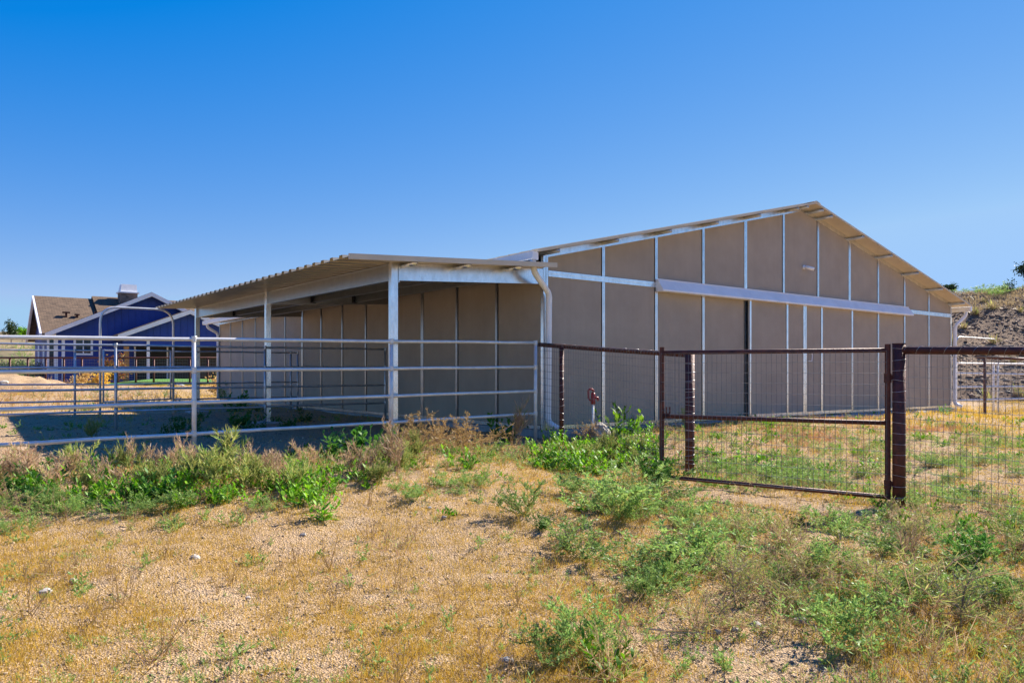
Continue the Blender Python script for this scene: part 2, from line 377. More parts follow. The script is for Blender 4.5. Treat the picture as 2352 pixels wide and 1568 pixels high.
# sliding doors
for k, (x0, x1) in enumerate(((DOOR0*PE+.012, 5.5*PE-.004), (5.5*PE+.004, DOOR1*PE-.012))):
    dr = MB(); xm = 5*PE if k == 0 else 6*PE
    dr.box(x0+.05, xm-.035, -.085, -.055, .09, 2.36); dr.box(xm+.03, x1-.06, -.085, -.055, .09, 2.36)
    door = dr.build('door', 'panel', barn)
    MB().box(x0+.0, x1, -.056, -.045, .03, 2.40).build('door_back', 'gap', door)
    for sx, w in ((x0+.025, .05), (xm, .06), (x1-.03, .06)):
        MB().box(sx-w/2, sx+w/2, -.097, -.0555, .04, 2.40).build('stile', 'galv', door)
    MB().box(x0+.002, x1-.002, -.093, -.0558, .02, .088).build('bottom_rail', 'galv', door)
    if k == 1:
        hx_, hz_ = x0+.10, 1.25
        MB().tube([(hx_,-.10,hz_+.10), (hx_+.09,-.13,hz_+.10), (hx_+.11,-.13,hz_), (hx_+.09,-.13,hz_-.10), (hx_,-.10,hz_-.10)], .009, 6).build('door_handle', 'white', door, True)
t = MB(); hd0, hd1 = 2*PE-.02, 9*PE+.10
t.prism_x([(-.02, 2.52), (-.055, 2.52), (-.185, 2.34), (-.185, 2.31), (-.02, 2.31)], hd0, hd1).build('door_track_cover', 'white', barn)
MB().box(hd0, hd1, -.062, -.0555, 2.519, 2.535).build('track_flashing', 'trim', barn)
th = MB(); th.box(4*PE, 9.2*PE, -.55, -.075, -.4, -.02); th.build('threshold', 'concrete', barn)
# side wall facing the corral (-x)
for k in range(14):
    a, b = k*PS + .036, (k+1)*PS - .048
    if k == 0: a = .07
    MB().box(0, .04, a, b, .07, 2.56).build('side_panel', 'panel', barn)
for k in range(1, 15):
    y = k*PS if k < 14 else LV-.02
    w = .10 if k in (3, 8) else .055
    s = MB(); s.box(-.014, .03, y-w/2, y-.004, .05, 2.58); s.box(-.014, .03, y+.004, y+w/2, .05, 2.58); s.box(-.005, .03, y-.005, y+.005, .05, 2.58)
    s.build('side_stud', 'galv_shaded', barn)
MB().box(-.022, .03, .06, LV, .005, .065).build('base_plate', 'galv', barn)
MB().box(-.018, .03, .07, LV, 2.562, 2.61).build('top_plate', 'galv', barn)
MB().box(WU-.04, WU+.01, .04, LV, .02, EAVE-.05).build('side_panel', 'panel', barn)
MB().prism([(.05,.02),(WU-.05,.02),(WU-.05,EAVE-.06),(WU/2,ztop(WU/2)-.06),(.05,EAVE-.06)], LV-.034, LV+.01).build('rear_wall', 'panel', barn)
# roof
OV, OE, RG, RT = .33, .36, .068, .026
for sgn in (0, 1):
    f = (lambda u: u) if sgn == 0 else (lambda u: WU-u)
    a, b = -OE, WU/2
    n = 44; prof_b, prof_t = [], []
    zl = lambda u: EAVE + RISE*u + RG
    p = [(f(a), zl(a)), (f(b), zl(b)), (f(b), zl(b)+RT), (f(a), zl(a)+RT)]
    rf = MB(); rf.prism(p if sgn == 0 else p[::-1], -OV, LV+OV)
    roof = rf.build('roof', 'soffit', barn)
    ed = MB(); q = [(f(a-.01), zl(a)-.004), (f(b), zl(b)-.004), (f(b), zl(b)+RT+.008), (f(a-.01), zl(a)+RT+.008)]
    ed.prism(q if sgn == 0 else q[::-1], -OV-.025, -OV-.002).build('rake_edge', 'soffit', roof)
    rb = MB()
    for yy in np.arange(-OV+.15, LV+OV, .3):
        q = [(f(a), zl(a)+RT), (f(b), zl(b)+RT), (f(b), zl(b)+RT+.025), (f(a), zl(a)+RT+.025)]
        rb.prism(q if sgn == 0 else q[::-1], yy-.02, yy+.02)
    rb.build('roof_ribs', 'soffit', roof)
    us = [.02, PE, 2*PE, 3*PE, 4*PE, 5*PE] + [WU/2-.28]
    for u in us:
        zc = zl(u)-.036
        MB().tube([(f(u), -OV-.01, zc), (f(u), .3, zc)], .033, 12).build('purlin', 'pipe_dark', barn, True)
    # open box gutter along the eave
    gx0, gx1 = a-.115, a-.005; zt = zl(a)-.005; gm = MB()
    y0, y1 = -OV+.0, LV+OV
    def gb(x0, x1, ya, yb, z0, z1):
        X = sorted((f(x0), f(x1))); gm.box(X[0], X[1], ya, yb, z0, z1)
    gb(gx0, gx0+.012, y0, y1, zt-.10, zt+.005); gb(gx1-.012, gx1, y0, y1, zt-.12, zt-.01); gb(gx0+.012, gx1-.012, y0, y1, zt-.12, zt-.11)
    gb(gx0+.0125, gx1-.0125, y0-.001, y0+.011, zt-.109, zt-.005); gb(gx0+.0125, gx1-.0125, y1-.012, y1, zt-.109, zt-.005)
    gb(gx0+.012, gx0+.03, y0, y1, zt-.006, zt+.005)
    gm.build('gutter', 'white', barn)
MB().prism([(WU/2-.16, ztop(WU/2)+RG+RT-.012), (WU/2+.16, ztop(WU/2)+RG+RT-.012), (WU/2, ztop(WU/2)+RG+RT+.03)], -OV-.03, LV+OV).build('ridge_cap', 'soffit', barn)
def downspout(pts, parent, r=.045):
    s = MB(); P_ = [Vector(p) for p in pts]; path = [P_[0]]
    for i in range(1, len(P_)-1):
        a_ = P_[i] + (P_[i-1]-P_[i]).normalized()*.09; b_ = P_[i] + (P_[i+1]-P_[i]).normalized()*.09
        path += arc(P_[i], a_, b_, 8)
    path.append(P_[-1])
    o = s.tube(path, r, 12).build('downspout', 'white', parent, True)
    for i in range(1, len(P_)-1):                     # crimps of the elbows
        e = MB()
        a_ = P_[i] + (P_[i-1]-P_[i]).normalized()*.085; b_ = P_[i] + (P_[i+1]-P_[i]).normalized()*.085
        q = arc(P_[i], a_, b_, 14)
        for j in range(1, 14, 2): e.tube([q[j], q[j]+(q[j+1]-q[j])*.45], r*1.06, 12)
        e.build('elbow', 'white', o)
    return o
zg_ = EAVE - RISE*OE + RG
downspout([(-.42,-.27,zg_-.12),(-.40,-.27,zg_-.30),(.035,-.10,zg_-.58),(.035,-.075,.12),(.09,-.26,.03)], barn)
downspout([(WU+.42,-.2,zg_-.12),(WU+.40,-.2,zg_-.24),(WU+.03,-.09,zg_-.52),(WU+.03,-.075,.10),(WU+.08,-.24,.02)], barn)
downspout([(-.42,LV-.05,zg_-.12),(-.42,LV-.05,zg_-.22),(-.06,LV-.02,zg_-.42),(-.06,LV-.02,.10)], barn)

# security camera on the gable
cp = at(1853, 618, 16.0); u_, v_ = to_uv(cp.x, cp.y)
sc = thing('security_camera', 'small white bullet security camera high on the gable wall of the barn', 'camera', W(u_, -.01, cp.z), TH)
MB().tube([(-.10,.012,.03),(-.10,-.02,.03)], .045, 14).build('mount', 'white', sc, True)
MB().tube([(-.10,-.02,.03),(-.09,-.065,.022)], .015, 10).build('arm', 'white', sc, True)
MB().tube([(-.115,-.05,.03),(.03,-.15,-.015)], .036, 14).build('housing', 'white', sc, True)
MB().tube([(.0305,-.1505,-.0152),(.039,-.156,-.0178)], .034, 14).build('lens', 'black', sc, True)

# ------------------------------------------------------------------ SHELTER against the side wall
sh = thing('shade_shelter', 'open lean-to shade roof on galvanized columns along the barn side', 'shelter', (BX, BY, BZ), TH)
CU = -2.60
zr = lambda u, v: 2.352 + .055*(u-CU) + .0112*v       # underside of the sheet roof
CVS = (0., 4*PS, 8*PS)
for v in CVS:
    gz = tz(*W(CU, v).to_2d()) - BZ
    s = MB(); s.box(CU-.050, CU+.050, v-.045, v+.045, gz+.0, zr(CU, v)+.0)
    colm = s.build('column', 'galv', sh, bevel=.006)
    MB().box(CU-.22, CU+.22, v-.22, v+.22, gz-.3, gz+.035 if v else gz-.02).build('footing', 'concrete', colm, bevel=.01)
    # cross rafter from column to barn wall: C channel
    b = MB(); x0, x1 = CU+.056, -.03; hgt = .235
    def sl(xa, xb, dz0, dz1, ya, yb):
        b.hexa([(xa,ya,zr(xa,v)+dz0),(xb,ya,zr(xb,v)+dz0),(xb,yb,zr(xb,v)+dz0),(xa,yb,zr(xa,v)+dz0),(xa,ya,zr(xa,v)+dz1),(xb,ya,zr(xb,v)+dz1),(xb,yb,zr(xb,v)+dz1),(xa,yb,zr(xa,v)+dz1)])
    sl(x0, x1, -hgt+.008, -.012, v-.030, v-.022); sl(x0, x1, -hgt, -hgt+.008, v-.034, v+.03); sl(x0, x1, -.012, -.004, v-.034, v+.03)
    b.build('rafter', 'galv' if v == 0 else 'galv_shaded', sh)
    MB().box(CU+.052, CU+.064, v-.055, v+.055, zr(CU, v)-.26, zr(CU, v)-.01).build('bracket', 'galv', colm)
for i in range(2):
    v0, v1 = CVS[i]+.047, CVS[i+1]-.047
    for j, (u, hh) in enumerate(((CU-.01, .235), (CU*2/3, .20), (CU/3, .20))):
        b = MB()
        for (ua, ub, da, db) in ((u-.005, u+.003, -hh+.008, -.012), (u-.03, u+.035, -hh, -hh+.008), (u-.03, u+.035, -.012, -.004)):
            b.hexa([(ua,v0,zr(u,v0)+da),(ub,v0,zr(u,v0)+da),(ub,v1,zr(u,v1)+da),(ua,v1,zr(u,v1)+da),(ua,v0,zr(u,v0)+db),(ub,v0,zr(u,v0)+db),(ub,v1,zr(u,v1)+db),(ua,v1,zr(u,v1)+db)])
        b.build('fascia_beam' if j == 0 else 'roof_beam', 'galv_shaded', sh)
        if j: MB().box(u-.05, u+.05, v1-.012, v1+.01, zr(u,v1)-.21, zr(u,v1)-.02).build('bracket', 'gap', sh)
    MB().box(CU-.05, CU+.03, v1-.05, v1+.002, zr(CU,v1)-.25, zr(CU,v1)-.013).build('bracket', 'galv', sh)
for u in (-2.47, -1.62, -.74):
    MB().tube([(u, -.38, zr(u,0)-.036), (u, -.036, zr(u,0)-.036)], .033, 12).build('purlin_end', 'galv', sh, True)
# corrugated sheet roof: ribs run down the slope (along x), profile along y
ya, yb, ua, ub = -.46, 8*PS+.30, -3.46, -.12
prof = []; y = ya; P_ = .29
while y < yb:
    for dy_, dz_ in ((0,0),(.165,0),(.18,.042),(.265,.042),(.28,0)):
        if y+dy_ <= yb: prof.append((y+dy_, dz_))
    y += P_
rf = MB(); n = len(prof); T = .0025
for u in (ua, ub):
    for y, dz_ in prof: rf.v.append((u, y, zr(u, y)+dz_))
    for y, dz_ in prof: rf.v.append((u, y, zr(u, y)+dz_+T))
for i in range(n-1):
    rf.f.append((i, 2*n+i, 2*n+i+1, i+1)); rf.f.append((n+i, n+i+1, 3*n+i+1, 3*n+i))
    rf.f.append((i, i+1, n+i+1, n+i)); rf.f.append((2*n+i+1, 2*n+i, 3*n+i, 3*n+i+1))
rf.f.append((0, n, 3*n, 2*n)); rf.f.append((n-1, 3*n-1, 4*n-1, 2*n-1))
roof = rf.build('roof_sheet', 'rooftan', sh)
e = MB(); y = ya
e.hexa([(ua,y-.018,zr(ua,y)-.03),(ub,y-.018,zr(ub,y)-.03),(ub,y-.002,zr(ub,y)-.03),(ua,y-.002,zr(ua,y)-.03),(ua,y-.018,zr(ua,y)+.04),(ub,y-.018,zr(ub,y)+.04),(ub,y-.002,zr(ub,y)+.04),(ua,y-.002,zr(ua,y)+.04)])
e.build('edge_trim', 'soffit', roof)

# ------------------------------------------------------------------ PIPE FENCES of the corral
def lerp(a, b, t): return a + (b-a)*t
def pipe_run(name, label, v, rails, posts, r, rp, ext=(0., 0.), m='pipe', group='galvanized pipe fences of the corral', rail_mat=None, cut=None):
    o = thing(name, label, 'fence', (0,0,0), 0, group)
    ends = [(at_v(a[0], a[1], v), at_v(b[0], b[1], v)) for a, b in rails]
    o.location = W(to_uv(ends[0][0].x, ends[0][0].y)[0], v, tz(ends[0][0].x, ends[0][0].y)); L = Vector(o.location)
    for k, (a, b) in enumerate(ends):
        dd = (b-a).normalized(); a2, b2 = a - dd*ext[0], b + dd*ext[1]
        n = 16; pts = [lerp(a2, b2, i/n) - L + Vector((0,0,random.uniform(-.004,.004) if 0 < i < n else 0)) for i in range(n+1)]
        MB().tube(pts, r, 10).build('rail', rail_mat or m, o, True)
    ends0 = ends
    a, b = ends[0]
    for px in posts:
        p = at_v(px, YH, v); t = ((p-a).to_2d().length)/((b-a).to_2d().length)*(1 if px >= rails[0][0][0] else -1)
        zt = lerp(a, b, t).z; gz = tz(p.x, p.y)
        pm_ = MB().tube([Vector((p.x, p.y, gz-.25))-L, Vector((p.x, p.y, zt+rp*.6))-L], rp, 12)
        for a_, b_ in ends0:
            t_ = ((p-a_).to_2d().length)/((b_-a_).to_2d().length)*(1 if px >= rails[0][0][0] else -1); zw = lerp(a_, b_, t_).z
            pm_.tube([Vector((p.x,p.y,zw+k_))-L for k_ in (-.034,-.026,.026,.034)], rp*1.16, 12)
        pm_.build('post', m, o, True)
    return o
pipe_run('pipe_fence', 'near galvanized four-rail pipe fence running from the left edge to the barn corner', -.22,
         [((0,774),(1228,787)), ((0,854),(1228,843)), ((0,939.5),(1228,898)), ((0,1022),(1228,950))], [446, 899, 1230], .0225, .0255, (2.5, 0))
pipe_run('pipe_fence', 'middle pipe fence ending in shaded rails below the second shelter column', 4*PS-.12,
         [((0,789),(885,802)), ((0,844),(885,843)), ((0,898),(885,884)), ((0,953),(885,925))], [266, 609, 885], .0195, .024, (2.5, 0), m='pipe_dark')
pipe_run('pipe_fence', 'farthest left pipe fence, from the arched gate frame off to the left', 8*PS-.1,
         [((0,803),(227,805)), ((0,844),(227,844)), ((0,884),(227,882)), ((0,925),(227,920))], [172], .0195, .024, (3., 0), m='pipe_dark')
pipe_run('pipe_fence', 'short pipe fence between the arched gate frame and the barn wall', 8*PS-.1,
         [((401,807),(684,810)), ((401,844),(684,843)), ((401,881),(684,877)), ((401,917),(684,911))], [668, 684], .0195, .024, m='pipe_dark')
pipe_run('pipe_fence', 'bright white-looking pipe fence in the sun beyond the right corner of the barn', .05,
         [((2193,834),(2352,836)), ((2193,857),(2352,859.5)), ((2193,889),(2352,887.5)), ((2193,920),(2352,915))], [2196, 2282, 2292], .027, .026, (0, 4.), m='white')
def arch(label, v, px0, px1, pytop):
    a, b = at_v(px0, pytop, v), at_v(px1, pytop, v); ga, gb_ = tz(a.x, a.y), tz(b.x, b.y); zt = (a.z+b.z)/2
    o = thing('arched_gate_frame', label, 'gate frame', (a.x, a.y, ga)); L = Vector(o.location)
    a.z = b.z = zt; d = (b-a).normalized(); rr = .36; dn = Vector((0,0,1))
    pts = [Vector((a.x,a.y,ga-.2)), a-dn*rr] + arc(a, a-dn*rr, a+d*rr, 8)[1:] + arc(b, b-d*rr, b-dn*rr, 8) + [Vector((b.x,b.y,gb_-.2))]
    return MB().tube([p-L for p in pts], .025 if px0 < 1000 else .02, 12).build('arch_pipe', 'pipe' if px0 < 1000 else 'pipe_dark', o, True)
arch('tall rounded pipe arch over the far corral gate, before the blue house', 8*PS-.1, 230, 398, 708)
arch('rounded pipe arch showing above the rusty fence at the right of the barn', 2.6, 2196, 2291, 776)
pg = thing('pipe_gate', 'galvanized pipe gate hung inside the tall arch in front of the blue house', 'gate')
a, b = at_v(237.5, 804, 8*PS-.1), at_v(392, 804, 8*PS-.1); pg.location = (a.x, a.y, tz(a.x, a.y)); L = Vector(pg.location)
for py0, py1 in ((804,806), (844,843.5), (884,880), (923,916)):
    MB().tube([at_v(237.5, py0, 8*PS-.1)-L, at_v(392, py1, 8*PS-.1)-L], .019, 10).build('rail', 'pipe', pg, True)
for px, y0, y1 in ((237.5,803,924), (392,805,917)):
    MB().tube([at_v(px, y0, 8*PS-.1)-L, at_v(px, y1, 8*PS-.1)-L], .020, 10).build('upright', 'pipe', pg, True)
for px, y0, y1 in ((279,845,883), (335,845,882)): pass

# ------------------------------------------------------------------ RUSTY MESH FENCES
def wire_grid(mb, p0, p1, z0a, z0b, z1a, z1b, off, dx=.0508, dz=.1016, r=.0022, wob=.004):
    """woven wire between two ground points: verticals every dx, horizontals every dz"""
    p0, p1 = Vector(p0), Vector(p1); L = (p1-p0).length; d = (p1-p0)/L; nrm = Vector((d.y, -d.x, 0))*off
    nv = int(L/dx)
    def P(s, z): 
        w = (vn(np.array([s*3.1]), np.array([z*2.3]), 77)[0]-.5)*wob*2
        return Vector((p0.x+d.x*(s+w), p0.y+d.y*(s+w), z)) + nrm*(1+w*2)
    for i in range(nv+1):
        s = i*dx; t = s/L; za, zb = lerp(z0a, z0b, t), lerp(z1a, z1b, t)
        k = 5; mb.tube([P(s, lerp(za, zb, j/k)) for j in range(k+1)], r, 3, False)
    top, bot = max(z1a, z1b), min(z0a, z0b)
    nh = int(round((z1a-z0a)/dz))
    for j in range(nh+1):
        pts = []
        for i in range(0, nv+1, 2):
            s = i*dx; t = s/L; pts.append(P(s, lerp(lerp(z1a, z1b, t), lerp(z0a, z0b, t), j/nh)))
        pts.append(P(nv*dx, lerp(z1b, z0b, j/nh)))
        mb.tube(pts, r*1.15, 3, False)
    return mb
def rusty_post(o, x, y, z0, z1, r, name='post'):
    L = Vector(o.location); s = MB().tube([Vector((x,y,z0))-L, Vector((x,y,z1))-L], r, 16).build(name, 'rust', o, False)
    for p in s.data.polygons: p.use_smooth = len(p.vertices) == 4
    return s
def ties(post, o, x, y, z0, z1, r, dz=.1016):
    L = Vector(o.location); z = z0
    while z < z1:
        n = 10; tilt = random.uniform(-.012, .012)
        pts = [Vector((x+math.cos(6.283*i/n)*(r+.002), y+math.sin(6.283*i/n)*(r+.002), z+tilt*math.cos(6.283*i/n)))-L for i in range(n+1)]
        MB().tube(pts, .0019, 4, False).build('wire_tie', 'tie', post); z += dz
def lashing(rail, a, b, L, r, turns, wr=.0014):
    a, b = a-L, b-L; d = (b-a).normalized(); sd = Vector((d.y, -d.x, 0)); n = turns*8; pts = []
    for i in range(n+1):
        t = i/n; an = 6.283*turns*t; pts.append(lerp(a, b, t) + sd*r*math.cos(an) + Vector((0,0,1))*r*math.sin(an) + d*random.uniform(-.004,.004))
    MB().tube(pts, wr, 3, False).build('lashing_wire', 'tie', rail)
PST = (.726, 11.05); LAT = (2.19, 9.30); HNG = (3.731, 7.28); CRN = (.40, 11.50)
FD = (Vector((*HNG,0))-Vector((*PST,0))).normalized()
f1 = thing('mesh_fence', 'rusty pipe and wire mesh fence between the barn corner and the gate post', 'fence', (PST[0], PST[1], tz(*PST)), 0, 'rusty wire mesh fences')
L = Vector(f1.location)
zrail = lambda t: lerp(1.775, 1.555, t)
c0, c1 = Vector((*CRN, 1.775)), Vector((*LAT, 1.555))
rail = MB().tube([c0-L, lerp(c0,c1,.5)-L+Vector((0,0,-.006)), c1-L], .032, 14).build('top_rail', 'rust', f1, True)
lashing(rail, c0, c1, L, .0345, 26)
p1 = rusty_post(f1, *PST, tz(*PST)-.4, 1.735, .034); ties(p1, f1, *PST, tz(*PST)+.06, 1.72, .034)
p2 = rusty_post(f1, *LAT, tz(*LAT)-.4, 1.56, .057, 'latch_post'); ties(p2, f1, *LAT, tz(*LAT)+.06, 1.53, .057)
m_ = MB(); wire_grid(m_, Vector((*CRN,0))-L*1, Vector((*LAT,0))-L*1, tz(*CRN)-L.z+.03, tz(*LAT)-L.z+.02, 1.79-L.z, 1.57-L.z, .04)
m_.v = [(x, y, z) for x, y, z in m_.v]; 
m_.build('wire_mesh', 'wire', f1)
EDG = (HNG[0]+FD.x*3.0, HNG[1]+FD.y*3.0)
f2 = thing('mesh_fence', 'rusty mesh fence from the tall hinge post to the right edge', 'fence', (HNG[0], HNG[1], tz(*HNG)), 0, 'rusty wire mesh fences')
L = Vector(f2.location)
p3 = rusty_post(f2, *HNG, tz(*HNG)-.4, 1.605, .059, 'hinge_post'); ties(p3, f2, *HNG, tz(*HNG)+.08, 1.58, .059)
MB().tube([Vector((*HNG,1.612))-L, Vector((*HNG,1.603))-L], .062, 16).build('cap', 'rust', p3)
r0, r1_ = Vector((*HNG,1.545)), Vector((*EDG,1.455))
rail = MB().tube([r0-L, r1_-L], .038, 14).build('top_rail', 'rust', f2, True)
lashing(rail, r0+FD*.06, r1_, L, .0405, 24)
m_ = MB(); wire_grid(m_, Vector((HNG[0]+FD.x*.02-L.x, HNG[1]+FD.y*.02-L.y, 0)), Vector((*EDG,0))-Vector((L.x,L.y,0)), tz(*HNG)-L.z+.03, tz(*EDG)-L.z+.03, 1.59-L.z, 1.50-L.z, -.05, wob=.007)
m_.build('wire_mesh', 'wire', f2)
rusty_post(f2, *EDG, tz(*EDG)-.4, 1.5, .04)
# gate
gl = at(1520.5, 1063, 8.38); gr = Vector((3.642, 7.32, 0)); gl.z = 0
gate = thing('mesh_gate', 'rusty pipe framed wire mesh gate standing ajar at the tall hinge post', 'gate', (gr.x, gr.y, tz(gr.x, gr.y)))
L = Vector(gate.location)
zz = lambda py, p: CZ + (YH-py)/F*p.y
gd = (gl-gr).normalized()
def gpt(p, py): return Vector((p.x, p.y, zz(py, p)))-L
for p, ytop, ybot in ((gl, 797, 1096), (gr, 790, 1146)):
    MB().tube([gpt(p, ybot), gpt(p, ytop)], .0265, 14).build('upright', 'rust', gate, False)
for (y0, y1) in ((809.5, 804), (955.5, 971), (1094, 1141)):
    rl = MB().tube([gpt(gl, y0), gpt(gr, y1)], .0225, 12).build('rail', 'rust', gate, True)
m_ = MB(); off = .031
wire_grid(m_, Vector((gl.x-L.x, gl.y-L.y, 0)), Vector((gr.x-L.x, gr.y-L.y, 0)), gpt(gl,1094).z, gpt(gr,1139).z, gpt(gl,812).z, gpt(gr,806).z, .03, r=.0022, wob=.002)
m_.build('wire_mesh', 'wire', gate)
la = gpt(gl, 940) - gd*.02
MB().box(la.x-.0, la.x+.07, la.y-.012, la.y+.012, la.z-.07, la.z-.04).box(la.x+.058, la.x+.075, la.y-.011, la.y+.011, la.z-.04, la.z+.03).box(la.x+.02, la.x+.036, la.y-.011, la.y+.011, la.z-.04, la.z+.03).build('latch', 'rust', gate)
for py in (868, 1112):
    hp = gpt(gr, py); hv = Vector((*HNG, 0)) - gr; hv.z = 0; hv.normalize()
    MB().tube([hp-Vector((0,0,.045)), hp+Vector((0,0,.045))], .034, 12).box(hp.x+.02, hp.x+.075, hp.y-.03, hp.y+.02, hp.z-.015, hp.z+.03).build('hinge', 'rust', gate)
# far rusty fences right of the barn
def simple_mesh_fence(label, a, b, posts, hh, name='mesh_fence', r=.03, rp=.035, group='rusty wire mesh fences', cell=(.0508, .1016), wr=.0018, bottom=False):
    o = thing(name, label, 'fence', (a[0], a[1], tz(*a)), 0, group); L = Vector(o.location)
    za, zb = tz(*a), tz(*b); A, B = Vector((*a, za+hh)), Vector((*b, zb+hh))
    MB().tube([A-L, B-L], r, 8).build('top_rail', 'rust', o, True)
    if bottom: MB().tube([A-L-Vector((0,0,hh-.12)), B-L-Vector((0,0,hh-.12))], r*.8, 8).build('bottom_rail', 'rust', o, True)
    for t in posts:
        p = lerp(A, B, t); gz = tz(p.x, p.y); MB().tube([Vector((p.x,p.y,gz-.3))-L, Vector((p.x,p.y,p.z+.03))-L], rp, 8).build('post', 'rust', o, True)
    m_ = MB(); wire_grid(m_, Vector((a[0]-L.x,a[1]-L.y,0)), Vector((b[0]-L.x,b[1]-L.y,0)), .05, zb-za+.05, hh, zb-za+hh, .03, cell[0], cell[1], wr)
    m_.build('wire_mesh', 'wire', o); return o
a = W(14.15, -.55); b = W(21.0, -.55)
pm = at_v(2262, YH, -.55); tm = (pm-Vector((a.x,a.y,CZ))).to_2d().length/6.85
simple_mesh_fence('rusty mesh fence behind the hinge post, at the foot of the barn right corner', (a.x,a.y), (b.x,b.y), (tm, 1.), 1.54, r=.042)
a = W(16, 8.5); b = W(30, 8.5)
simple_mesh_fence('low dark mesh fence at the foot of the brown bank', (a.x,a.y), (b.x,b.y), (0,.2,.4,.6,.8,1.), 1.35, cell=(.1,.2))

# ------------------------------------------------------------------ hydrant and stone
hx_, hy_ = at(1362, 900, 11.5).xy; hz0 = tz(hx_, hy_)
hy = thing('yard_hydrant', 'red handled yard hydrant on a thin pale pipe by the barn wall', 'hydrant', (hx_, hy_, hz0), R(8))
k = 1.07-hz0
MB().tube([(0,0,-.1),(0,0,k-.18)], .017, 10).build('standpipe', 'white', hy, True)
MB().tube([(0,0,k-.20),(0,0,k-.165),(0,0,k-.06),(0,0,k-.03)], .040, 12, r1=.030).build('head', 'red', hy, True)
MB().tube([(.01,0,k-.10),(.07,0,k-.105),(.085,0,k-.15)], .020, 10).build('spout', 'red', hy, True)
MB().tube([(-.005,-.022,k-.03),(.0,-.022,k+.01),(-.02,-.022,k+.025),(-.062,-.022,k+.025),(-.078,-.022,k+.005),(-.074,-.022,k-.11),(-.04,-.022,k-.15)], .015, 8).build('handle', 'red', hy, True)
def rock_mesh(name, r, seed, m='rock', sub=3, rough=.35):
    import bmesh
    bm = bmesh.new(); bmesh.ops.create_icosphere(bm, subdivisions=sub, radius=1)
    rs = np.random.default_rng(seed); sx = rs.uniform(.8,1.25,3)
    for v in bm.verts:
        c = v.co; n = fbm(np.array([c.x*1.3+seed*3.1+c.z]), np.array([c.y*1.3-c.z*.9]), seed, 4)[0]-.5
        f = 1 + n*rough*2
        v.co = Vector((c.x*sx[0]*f*r[0], c.y*sx[1]*f*r[1], c.z*sx[2]*f*r[2]))
    me = bpy.data.meshes.new(name); bm.to_mesh(me); bm.free(); me.materials.append(M[m])
    return me
def put(name, me, loc, rz=0., sc=1., label=None, cat=None, group=None):
    o = bpy.data.objects.new(name, me); COL.objects.link(o); o.location = loc; o.rotation_euler = (0,0,rz)
    o.scale = (sc, sc, sc) if not isinstance(sc, tuple) else sc
    if label: tag(o, label, cat, group)
    return o
rx, ry = at(1378, 980, 11.35).xy
put('boulder', rock_mesh('boulder', (.17,.15,.15), 11, sub=4, rough=.45), (rx, ry, tz(rx,ry)+.12), .4, 1., 'pale weathered boulder half hidden in weeds below the red hydrant', 'rock')

# ------------------------------------------------------------------ HOUSE far left (same axes as the barn)
HX0, HY0, HZ0 = -30.5, 49.0, .82
house = thing('house', 'dark blue board-and-batten house with brown shingle roof and pale trim', 'house', (HX0, HY0, HZ0), TH)
HE = 4.06-HZ0; HR = 6.96-HZ0                          # eave and ridge heights
def slope_roof(name, x0, x1, y0, y1, ze, zr_, along, half, parent, th=.16, side=0):
    """a pitched roof; along 'x' ridge runs in x. half: 0 both planes"""
    out = []
    for k in (0, 1):
        if side and k != side-1: continue
        if along == 'x':
            ym = (y0+y1)/2; ye = y0 if k == 0 else y1
            c = [(x0,ye,ze),(x1,ye,ze),(x1,ym,zr_),(x0,ym,zr_)]
        else:
            xm = (x0+x1)/2; xe = x0 if k == 0 else x1
            c = [(xe,y0,ze),(xe,y1,ze),(xm,y1,zr_),(xm,y0,zr_)]
        if along == 'x' and k == 1 or along == 'y' and k == 0: c = [c[1],c[0],c[3],c[2]]
        s = MB(); s.hexa([(x,y,z-th) for x,y,z in c] + c); o = s.build(name, 'shingle', parent)
        uv = o.data.uv_layers.new(name='UVMap'); e1 = (Vector(c[1])-Vector(c[0])).normalized(); e2 = (Vector(c[3])-Vector(c[0])).normalized()
        for lp in o.data.loops:
            p = o.data.vertices[lp.vertex_index].co - Vector(c[0]); uv.data[lp.index].uv = (p.dot(e1), p.dot(e2))
        out.append(o)
    return out
def fascia(x0, x1, y, ze, zr_, parent, w=.30, d=.10):  # rake boards of a gable facing -y
    xm = (x0+x1)/2
    for xa in (x0, x1):
        c = [(xa, ze-w),(xm, zr_-w),(xm, zr_-.02),(xa, ze-.02)]
        if xa > xm: c = c[::-1]
        MB().prism(c, y-d, y+.02).build('rake_board', 'trim', parent)
def gable_wall(x0, x1, y, zb, ze, zr_, parent, th=.2, oh=.5):
    xm = (x0+x1)/2; sl_ = (zr_-ze)/(xm-x0); a, b = x0+oh, x1-oh; zz_ = ze+sl_*oh-.15
    bt = MB().prism([(a,zb),(b,zb),(b,zz_),(xm,zr_-.15),(a,zz_)], y, y+th)
    for x in np.arange(a+.2, b, .42):
        zt = zr_-.17-sl_*abs(x-xm)
        if zt > zb+.3: bt.box(x-.03, x+.03, y-.03, y+.01, zb, zt)
    return bt.build('wall', 'blue', parent)
G1 = (0., 12.4); G2 = (3.75, 12.45)
